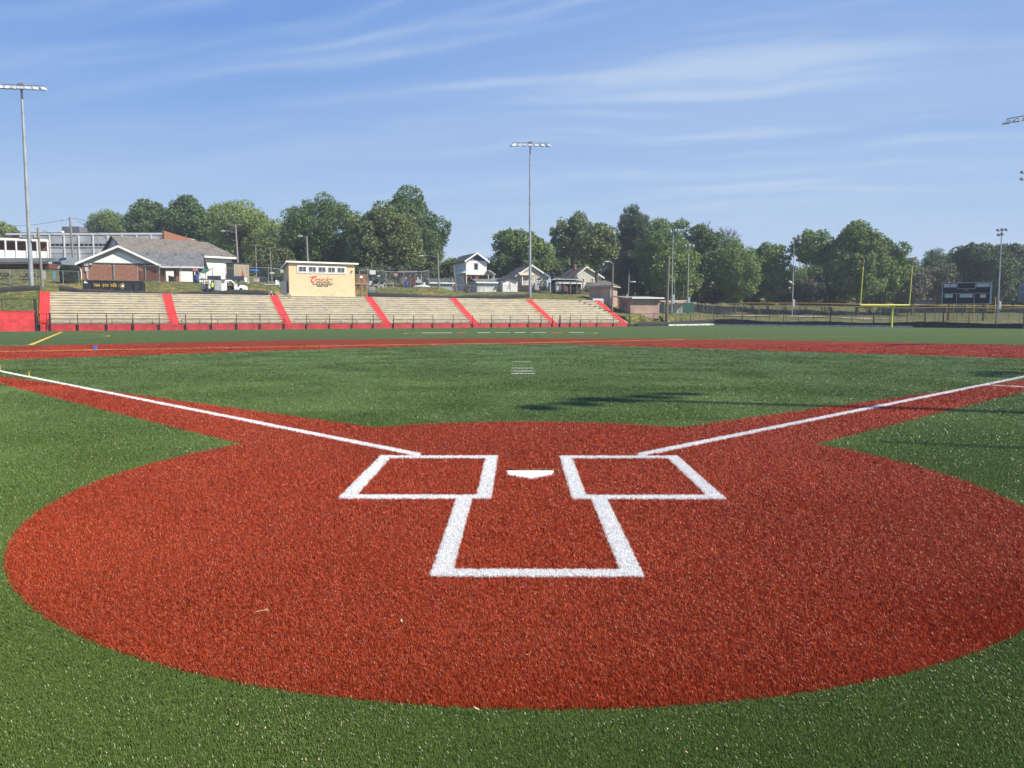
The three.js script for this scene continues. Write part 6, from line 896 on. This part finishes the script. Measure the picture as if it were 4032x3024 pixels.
  { const Z = 124, t = thing('shade_sail', 'dark green shade sail stretched from the pool porch to a post', 'shade sail', P(782, 1052, Z), 0), k = hsc(Z), pos = []; const pt = (a, b) => { const x0 = 0, A = V(0, 0.2, -1), Bq = V(0, -0.35, 1), C = V(58 * k, -0.15, 0.4), top = A.clone().lerp(C, a), bot = Bq.clone().lerp(V(40 * k, -1.0, 1.4), a), q = top.lerp(bot, b); q.y += 0.35 * Math.sin(b * 3.14) * (1 - a) - 0.25 * Math.sin(a * 3.14); return q; }; for (let i = 0; i < 8; i++) for (let j = 0; j < 6; j++) for (const [a, b] of [[i, j], [i + 1, j], [i + 1, j + 1], [i, j], [i + 1, j + 1], [i, j + 1]]) { const p = pt(a / 8, b / 6); pos.push(p.x, p.y, p.z); } const g = new THREE.BufferGeometry(); g.setAttribute('position', new THREE.Float32BufferAttribute(pos, 3)); g.computeVertexNormals(); part(t, 'fabric', g, M.shade); for (const [x, z, y] of [[58 * k, 0.4, -0.1], [40 * k, 1.4, -0.95]]) part(t, 'post', bar(V(x, -2.6, z), V(x, y, z), 0.07), M.galv); }
  { const Z = 139, o = P(1572, 1118, Z), k = hsc(Z), t = thing('pool_hut', 'small brown brick pool hut behind the inner fence', 'hut', o, 0.1); part(t, 'wall', bx(0, 62 * k, -0.4, 44 * k, -4, 0), M.brickDark); part(t, 'door', bx(0.25, 1.0, 0, 1.6, 0.003, 0.05), M.stake); part(t, 'notice', [bx(1.1, 1.4, 0.9, 1.3, 0.003, 0.03), bx(1.7, 1.95, 1.2, 1.6, 0.003, 0.03)], M.signWhite); part(t, 'roof', slab(V(-0.3, 44 * k, 0.4), V(62 * k + 0.3, 44 * k, 0.4), V(62 * k + 0.3, 44 * k + 0.5, -4.3), V(-0.3, 44 * k + 0.5, -4.3), 0.1), M.roofBrown);
    const q = P(1640, 1119, 137), s = thing('white_kiosk', 'narrow white and brown kiosk with a small arched roof beside the pool hut', 'kiosk', q, 0); part(s, 'wall', bx(0, 0.85, -0.3, 1.45, -0.8, 0), M.brickDark); part(s, 'corner_post', bx(0.78, 0.88, -0.3, 1.45, 0.003, 0.08), M.whitePaint); part(s, 'roof', new THREE.CylinderGeometry(0.75, 0.75, 1.2, 16, 1, false, -0.9, 1.8).rotateX(Math.PI / 2).rotateZ(0).translate(0.42, 0.95, -0.4), M.whitePaint); part(s, 'notice', bx(0.1, 0.42, 0.8, 1.2, 0.003, 0.02), M.signWhite); }
  solo('white_canoe', 'overturned white hull lying on the top edge of the grass bank', 'boat', new THREE.SphereGeometry(1, 20, 10).scale(1.45, 0.28, 0.45), M.plastic, G(1662, 131.4).add(V(0, 0.1, 0)), -0.1); solo('white_bucket', 'white bucket on the end of the grass bank beside the overturned hull', 'bucket', new THREE.LatheGeometry([[0, 0], [0.26, 0], [0.3, 0.7], [0.26, 0.72], [0, 0.72]].map(([a, b]) => new THREE.Vector2(a, b)), 16), M.plastic, G(1671, 131.8).add(V(0, 0.15, 0)));
  { const o = G(1468, 117.5), t = thing('stacked_wooden_chairs', 'white slatted chairs stacked behind the silt fence beside the grey poles', 'chairs', o, 0.3); for (let i = 0; i < 6; i++) part(t, 'slat', rb(-0.55, 0.6, 0.25 + i * 0.22, 0.33 + i * 0.22, -0.2 - (i % 2) * 0.25, 0.1 - (i % 2) * 0.25, 0.01), M.lampShell); for (const x of [-0.5, 0.0, 0.6]) part(t, 'leg', bar(V(x, 0, 0), V(x, 1.55, -0.15), 0.05), x > 0.5 ? M.dark : M.lampShell); }
  const pic = thing('picnic_table', 'dark picnic table on the grass bank at the frame edge side', 'picnic table', G(25, 110), 0.15, 'picnic tables on the bank'); part(pic, 'table_top', bx(-0.95, 0.95, 0.72, 0.79, -0.38, 0.38), M.dark); for (const z of [-0.8, 0.8]) part(pic, 'bench', bx(-0.95, 0.95, 0.42, 0.48, z - 0.14, z + 0.14), M.dark); for (const x of [-0.7, 0.7]) { part(pic, 'leg', bar(V(x, 0, 0.6), V(x, 0.74, -0.1), 0.05), M.dark); part(pic, 'leg', bar(V(x, 0, -0.6), V(x, 0.74, 0.1), 0.05), M.dark); part(pic, 'bench_beam', bar(V(x, 0.4, -0.85), V(x, 0.4, 0.85), 0.04), M.dark); }
  pic.rotation.y = 1.4; pic.userData.label = 'dark picnic table on the grass bank away from the light pole'; copyOf(pic, G(128, 110.5), 1.4, 'dark picnic table on the grass bank behind the tall light pole');
}
// ---------------------------------------------------------------- trees
const leafGeo = (seed, n, size, spread, narrow = 0.55) => { const r = rngOf(seed), pos = []; for (let i = 0; i < n; i++) { const c = V((r() - 0.5) * spread, (r() - 0.5) * spread, (r() - 0.5) * spread), a = V(r() - 0.5, r() - 0.5, r() - 0.5).normalize(), q = V(r() - 0.5, r() - 0.5, r() - 0.5).cross(a).normalize(), L = size * (0.6 + 0.6 * r()), w = L * narrow, p = [c.clone().addScaledVector(a, -L / 2), c.clone().addScaledVector(q, w / 2), c.clone().addScaledVector(a, L / 2), c.clone().addScaledVector(q, -w / 2)]; for (const k of [0, 1, 2, 0, 2, 3]) pos.push(p[k].x, p[k].y, p[k].z); } const g = new THREE.BufferGeometry(); g.setAttribute('position', new THREE.Float32BufferAttribute(pos, 3)); g.computeVertexNormals(); return g; };
const LEAF = [leafGeo(1, 6, 0.42, 0.55), leafGeo(2, 6, 0.36, 0.6), leafGeo(3, 9, 0.55, 0.5, 0.14)];
const leafMat = mt(1, 1, 1, { phys: true, roughness: 0.75, transmission: 0.22, thickness: 0 });
let leafCount = 0;
function limb(a, b, r0, r1, r, wob) { const pts = []; for (let i = 0; i <= 4; i++) { const k = i / 4, p = a.clone().lerp(b, k); if (i && i < 4) p.add(V((r() - 0.5) * wob, (r() - 0.5) * wob * 0.6, (r() - 0.5) * wob)); pts.push(p); } const out = []; for (let i = 0; i < 4; i++) out.push(bar(pts[i], pts[i + 1], lerp(r0, r1, i / 4), lerp(r0, r1, (i + 1) / 4), 7)); return out; }
function tree(label, u, hw, vt, vb, Z, c, o = {}) {
  const r = rngOf(o.seed ?? Math.round(u * 7 + vt)), g0 = G(u + (o.foot ?? 0), Z), k = hsc(Z), R = hw * k * (u > 2400 ? 1.1 : 1.03), yT = yAt(vt, Z) - g0.y, yB = yAt(vb, Z) - g0.y, Hc = (yT - yB) / 2, yc = (yT + yB) / 2, cxo = -(o.foot ?? 0) * k;
  const t = thing(o.name ?? 'tree', label, o.cat ?? 'tree', g0, 0, 'trees behind the field'), wood = [], blobs = [], nb = Math.round((o.nb ?? 34) * 1.6), dep = o.depth ?? 0.85;
  for (let i = 0; i < nb; i++) {
    let x, y, z; do { x = r() * 2 - 1; y = r() * 2 - 1; z = r() * 2 - 1; } while (x * x + y * y + z * z > 1);
    const l = Math.cbrt(Math.hypot(x, y, z)), s = 1 / Math.max(0.3, Math.hypot(x, y, z)) * l * (i < 8 ? 0.6 : 0.74 + 0.3 * r()), pine = o.pine ? (1 - 0.5 * (y * s + 1) / 2) : 1; const br = (0.15 + 0.27 * r() * r() + (i < 8 ? 0.14 : 0)) * Math.min(R, Hc * 1.15) * (o.blob ?? 1);
    blobs.push([V(cxo + x * s * R * pine * 0.98, yc + y * s * Hc * 0.98, z * s * R * dep * pine), br]);
  }
  const tr = o.trunk ?? Math.max(0.16, R * 0.05), fork = V(cxo * 0.5 + (r() - 0.5) * 0.4, Math.max(1.5, yB + Hc * (o.fork ?? 0.25)), 0);
  if (!o.shrub) { wood.push(...limb(V(0, -0.4, 0), fork, tr, tr * 0.75, r, 0.3)); wood.push(...limb(fork, V(cxo, yT - Hc * 0.4, 0), tr * 0.7, tr * 0.15, r, R * 0.12)); }
  const every = o.limbs ?? 3; blobs.forEach(([p, b], i) => { if (i % every === 0) { const s = fork.clone().lerp(V(cxo, yT - Hc * 0.5, 0), r() * 0.7); if (o.shrub) s.set(p.x * 0.3, 0, p.z * 0.3); wood.push(...limb(s, p, tr * 0.34, tr * 0.06, r, R * 0.14)); if (o.twigs) for (let q = 0; q < o.twigs; q++) { const e = p.clone().add(V((r() - 0.5) * 2, r() * 1.2 - 0.3, (r() - 0.5) * 2).multiplyScalar(b * 1.1)); wood.push(...limb(s.clone().lerp(p, 0.5 + 0.4 * r()), e, tr * 0.13, 0.03, r, R * 0.1)); } } });
  part(t, o.shrub ? 'stem' : 'trunk', wood, o.bark ?? M.bark);
  if (o.bare) return t;
  const per = Math.round((o.dens ?? 1) * 1.0), list = []; for (const [p, b] of blobs) { const n = Math.round(34 * b * b * (o.dens ?? 1) + 12); for (let i = 0; i < n; i++) { let x, y, z; do { x = r() * 2 - 1; y = r() * 2 - 1; z = r() * 2 - 1; } while (x * x + y * y + z * z > 1 || x * x + y * y + z * z < 0.01); const l = Math.hypot(x, y, z), rr = b * (0.62 + 0.42 * Math.sqrt(r())) * (0.92 + 0.25 * vnoise(x / l * 3 + p.x * 3 + 99, y / l * 3 + p.y * 3 + 99, 4096, 4096, 5)); list.push([p.x + x / l * rr, p.y + y / l * rr * 0.85, p.z + z / l * rr, r()]); } }
  const im = new THREE.InstancedMesh(LEAF[o.leaf ?? (list.length % 2)], leafMat, list.length), m4 = new THREE.Matrix4(), q = new THREE.Quaternion(), e = new THREE.Euler(), sc = V(1, 1, 1), col = new THREE.Color(), p = V(0, 0, 0); im.name = o.shrub ? 'foliage' : 'crown';
  list.forEach(([x, y, z, w], i) => { q.setFromEuler(e.set(r() * 6.3, r() * 6.3, r() * 6.3)); const s = (0.75 + 0.6 * r()) * (o.size ?? 1); im.setMatrixAt(i, m4.compose(p.set(x, y, z), q, sc.set(s, s, s))); const v = 0.72 + 0.56 * w, h = (r() - 0.5) * 0.24; im.setColorAt(i, col.setRGB(c[0] * v * (1 + h), c[1] * v, c[2] * v * (1 - h))); });
  t.add(im); leafCount += list.length; return t;
}
const DKG = [0.108, 0.182, 0.05], MIDG = [0.168, 0.252, 0.062], LTG = [0.22, 0.30, 0.075], OLV = [0.18, 0.232, 0.078], PIN = [0.085, 0.13, 0.062], BRN = [0.19, 0.175, 0.115], YG = [0.12, 0.19, 0.05];
tree('small light green tree behind the covered walkway', 30, 70, 880, 950, 232, LTG, { nb: 26 });
tree('round mid green tree rising behind the white school roof', 448, 84, 824, 965, 218, MIDG, { twigs: 1 });
tree('dark dense tree behind the brick end wall of the school', 605, 95, 796, 1000, 202, DKG, { nb: 40 });
tree('broad dark tree between the school and the light open tree', 752, 108, 790, 1010, 200, DKG, { nb: 44 });
tree('light green open tree with dark forked limbs behind the white gymnasium', 948, 122, 788, 1010, 186, LTG, { nb: 40, dens: 0.75, limbs: 2, twigs: 1, trunk: 0.5 });
tree('light green tree filling the gap behind the plywood shed', 1090, 88, 848, 1050, 178, LTG, { dens: 0.9 });
tree('low olive shrub tree behind the thin poles of the pool deck', 1095, 84, 975, 1092, 158, [0.12, 0.14, 0.05], { nb: 28 });
tree('big dark dense tree rising right behind the press box', 1268, 142, 780, 1075, 166, DKG, { nb: 54 });
tree('tall dark tree with a domed crown behind the olive tree', 1600, 138, 775, 1075, 192, DKG, { nb: 54 });
tree('wide olive green tree behind the pool hut', 1515, 142, 815, 1095, 160, OLV, { nb: 54, size: 0.8, dens: 1.15, twigs: 1 });
tree('dense crown standing in for the dark lower side of the domed tree by the lamp pole', 1690, 58, 900, 1090, 182, DKG, { nb: 30 });  // crown drawn apart for the dark lower side of the domed tree
tree('small far green tree behind the grey blue garage', 1770, 44, 1015, 1095, 192, LTG, { nb: 20 });
tree('small dark tree beside the white two storey house', 1812, 30, 1008, 1075, 188, DKG, { nb: 18 });
tree('thin leafing tree between the white house and the beige house', 1928, 34, 1010, 1095, 192, OLV, { nb: 20, dens: 0.6, twigs: 1 });
tree('mid green tree behind the middle stadium light pole', 2040, 92, 893, 1075, 188, MIDG, { nb: 38 });
tree('dark low tree behind the beige house roof', 1978, 55, 1005, 1095, 182, DKG, { nb: 26 });
tree('bright green tree beside the middle stadium light pole', 2105, 68, 930, 1095, 180, LTG, { nb: 32 });
tree('tall thinly leafed tree with dark limbs behind the open shed', 2252, 92, 850, 1030, 184, OLV, { nb: 34, dens: 0.55, limbs: 1, twigs: 2, trunk: 0.45 });
tree('grey olive tree with bare curving branches before the cream house', 2348, 86, 868, 1060, 160, OLV, { nb: 34, dens: 0.42, limbs: 1, twigs: 3, trunk: 0.42, bark: M.barkGrey });
tree('tall dark pine towering behind the tall pink building', 2496, 88, 797, 1110, 192, PIN, { nb: 46, pine: true, leaf: 2, size: 1.25, blob: 0.85, dens: 1.0, trunk: 0.4 });
tree('dark evergreen low behind the wood pole with a street lamp', 2470, 70, 1000, 1190, 178, PIN, { nb: 30, leaf: 2, size: 1.2 });
tree('big green tree behind the low pink building', 2610, 100, 835, 1170, 174, MIDG, { nb: 54 });
tree('lighter green lower tree behind the thick wood pole', 2660, 84, 985, 1185, 166, LTG, { nb: 36 });
tree('dark green tree between the two field light poles and the bare tree', 2748, 86, 880, 1180, 182, DKG, { nb: 46 });
tree('leafless grey tree standing above the green tree line', 2850, 64, 888, 1010, 216, OLV, { bare: true, nb: 40, limbs: 1, twigs: 5, trunk: 0.32, bark: M.barkGrey });
tree('small leafless grey tree top above the dark tree', 2768, 36, 866, 960, 216, OLV, { bare: true, nb: 22, limbs: 1, twigs: 4, trunk: 0.25, bark: M.barkGrey });
tree('broad mid green tree behind the softball outfield by the bare tree', 2892, 98, 940, 1188, 180, MIDG, { nb: 48 });
tree('mid green tree next to the white cottage', 3020, 84, 955, 1180, 186, MIDG, { nb: 44 });
tree('leaning open tree with dark trunk above the red roofed house', 3205, 82, 905, 1050, 182, MIDG, { nb: 32, dens: 0.8, limbs: 2, twigs: 1, foot: 70, trunk: 0.42 });
tree('large full green tree behind the left goal upright', 3375, 108, 890, 1170, 176, MIDG, { nb: 54 });
tree('green tree between the two goal uprights', 3480, 78, 930, 1185, 180, MIDG, { nb: 40 });
tree('small dark tree beside the right goal upright', 3555, 52, 1015, 1120, 212, DKG, { nb: 24 });
tree('brownish budding tree behind the right goal upright', 3590, 72, 1065, 1195, 182, BRN, { nb: 32, dens: 0.55, limbs: 1, twigs: 3, bark: M.barkGrey });
tree('far dark tree above the scoreboard', 3690, 60, 984, 1110, 216, DKG, { nb: 28 });
tree('olive tree behind the scoreboard edge', 3690, 74, 1035, 1190, 192, [0.13, 0.155, 0.07], { nb: 34, dens: 0.8 });
tree('big tree behind the scoreboard', 3850, 108, 950, 1190, 196, [0.095, 0.15, 0.055], { nb: 52 });
tree('big tree behind the field light pole past the scoreboard', 3985, 92, 960, 1190, 200, [0.105, 0.15, 0.055], { nb: 46 });
tree('tree at the far end of the tree line past the scoreboard', 4120, 88, 935, 1190, 206, MIDG, { nb: 40 });
for (const [u, hw, vt, Z, c, l] of [[860, 90, 905, 215, DKG, 'dark tree in the back row behind the gymnasium roof'], [1010, 80, 930, 205, MIDG, 'back row tree behind the plywood shed'], [1180, 90, 900, 205, DKG, 'back row tree between the light tree and the press box tree'], [1400, 70, 870, 210, MIDG, 'back row tree between the dark tree and the olive tree'], [1390, 90, 960, 178, DKG, 'lower dark tree between the press box tree and the olive tree'], [1660, 70, 1000, 200, DKG, 'low dark tree at the foot of the domed tree'], [1745, 60, 1035, 220, MIDG, 'low far tree line piece behind the garage'], [1905, 60, 1045, 220, MIDG, 'low far tree behind the white house porch'], [2170, 70, 985, 205, MIDG, 'back row tree between the bright tree and the thin tree'], [2290, 80, 1000, 205, LTG, 'low light tree behind the cream house roof'], [2410, 70, 960, 205, DKG, 'dark back row tree beside the pine'], [2560, 80, 880, 200, DKG, 'dark tree between the pine and the big green tree'], [2690, 90, 900, 205, DKG, 'back row tree behind the field light poles'], [2830, 90, 980, 205, DKG, 'back row tree below the leafless tree'], [2960, 90, 985, 208, MIDG, 'back row tree behind the softball field'], [3110, 70, 1055, 220, MIDG, 'low back row tree above the white cottage'], [3190, 80, 1040, 222, LTG, 'light back row tree above the red roof'], [3290, 80, 960, 205, DKG, 'back row tree behind the leaning tree'], [3430, 90, 960, 205, DKG, 'back row tree between the goal uprights'], [3520, 70, 1040, 200, LTG, 'light tree beside the right goal upright'], [3640, 70, 1040, 225, MIDG, 'back row tree above the pale bungalow'], [3770, 80, 1000, 215, DKG, 'back row tree behind the scoreboard'], [3920, 80, 985, 218, DKG, 'back row tree behind the far light pole'], [4060, 80, 975, 220, DKG, 'back row tree at the end of the tree line']]) tree(l, u, hw, vt, Z > 204 && u > 2400 ? 1205 : 1110, Z, c, { nb: 26 });
for (const [u, hw, vt, Z, l] of [[1120, 70, 1030, 150, 'dark undergrowth behind the fence beside the press box'], [1330, 90, 1035, 150, 'dark undergrowth behind the press box'], [1480, 80, 1040, 152, 'dark undergrowth behind the white lounge chairs'], [1610, 80, 1045, 156, 'dark undergrowth behind the pool hut'], [1700, 50, 1060, 160, 'low dark shrub behind the lamp pole by the garage'], [2560, 70, 1120, 186, 'dark undergrowth behind the low pink building'], [2830, 80, 1120, 190, 'dark undergrowth below the bare tree'], [2950, 70, 1130, 190, 'dark undergrowth before the softball tree line'], [3090, 44, 1148, 188, 'low shrub before the white cottage'], [3165, 46, 1112, 186, 'dark shrub between the cottage and the red roofed house'], [3255, 62, 1118, 188, 'low shrubs before the red roofed house'], [3440, 80, 1128, 186, 'dark undergrowth below the large goal side tree'], [3560, 60, 1150, 188, 'undergrowth below the brownish tree'], [3760, 70, 1125, 194, 'undergrowth behind the scoreboard legs'], [3920, 80, 1120, 196, 'undergrowth behind the field light pole past the scoreboard'], [4070, 80, 1110, 200, 'undergrowth at the end of the tree line']]) tree(l, u, hw, vt, u < 2000 ? 1112 : 1200, Z, [0.075, 0.115, 0.048], { nb: 26, shrub: true, name: 'shrub', cat: 'shrub', limbs: 4 });
{ const r = rngOf(8), g0 = G(284, 107.5), t = thing('clipped_hedge', 'round clipped dark green hedge beside the brick pool house', 'hedge', g0, 0), n = 5200, im = new THREE.InstancedMesh(LEAF[1], leafMat, n), m4 = new THREE.Matrix4(), q = new THREE.Quaternion(), e = new THREE.Euler(), col = new THREE.Color(); im.name = 'foliage'; for (let i = 0; i < n; i++) { const a = r() * 6.283, h = r(), rr = Math.sqrt(r()) * 0.3 + 0.72, top = h > 0.8; const y = top ? 2.0 + r() * 0.14 : h / 0.8 * 2.05, R2_ = (top ? Math.sqrt(r()) : rr) * (1 - 0.14 * Math.max(0, y - 1.7) / 0.4) * 1.13; q.setFromEuler(e.set(r() * 6.3, r() * 6.3, r() * 6.3)); im.setMatrixAt(i, m4.compose(V(Math.cos(a) * R2_, y, Math.sin(a) * R2_), q, V(0.42, 0.42, 0.42))); const v = 0.7 + 0.6 * r(); im.setColorAt(i, col.setRGB(0.03 * v, 0.06 * v, 0.026 * v)); } t.add(im); part(t, 'stem', [bar(V(0, -0.2, 0), V(0, 1.4, 0), 0.12, 0.06), bar(V(0.1, 0, 0), V(0.6, 1.5, 0.2), 0.06, 0.03), bar(V(-0.1, 0, 0), V(-0.6, 1.4, -0.2), 0.06, 0.03)], M.bark); }
{ const r = rngOf(3), t = thing('bare_shrub', 'bare brown shrub with upright twigs before the white house', 'shrub', G(1838, 143), 0), w = []; for (let i = 0; i < 22; i++) w.push(...limb(V((r() - 0.5) * 0.4, 0, 0), V((r() - 0.5) * 2.2, 1.3 + r() * 1.4, (r() - 0.5) * 1.2), 0.05, 0.02, r, 0.3)); part(t, 'twigs', w, M.barkGrey); }
console.log('leaves', leafCount);

scene.traverse((o) => { if (o.isMesh) { o.castShadow = true; o.receiveShadow = true; } });
renderer.render(scene, camera);
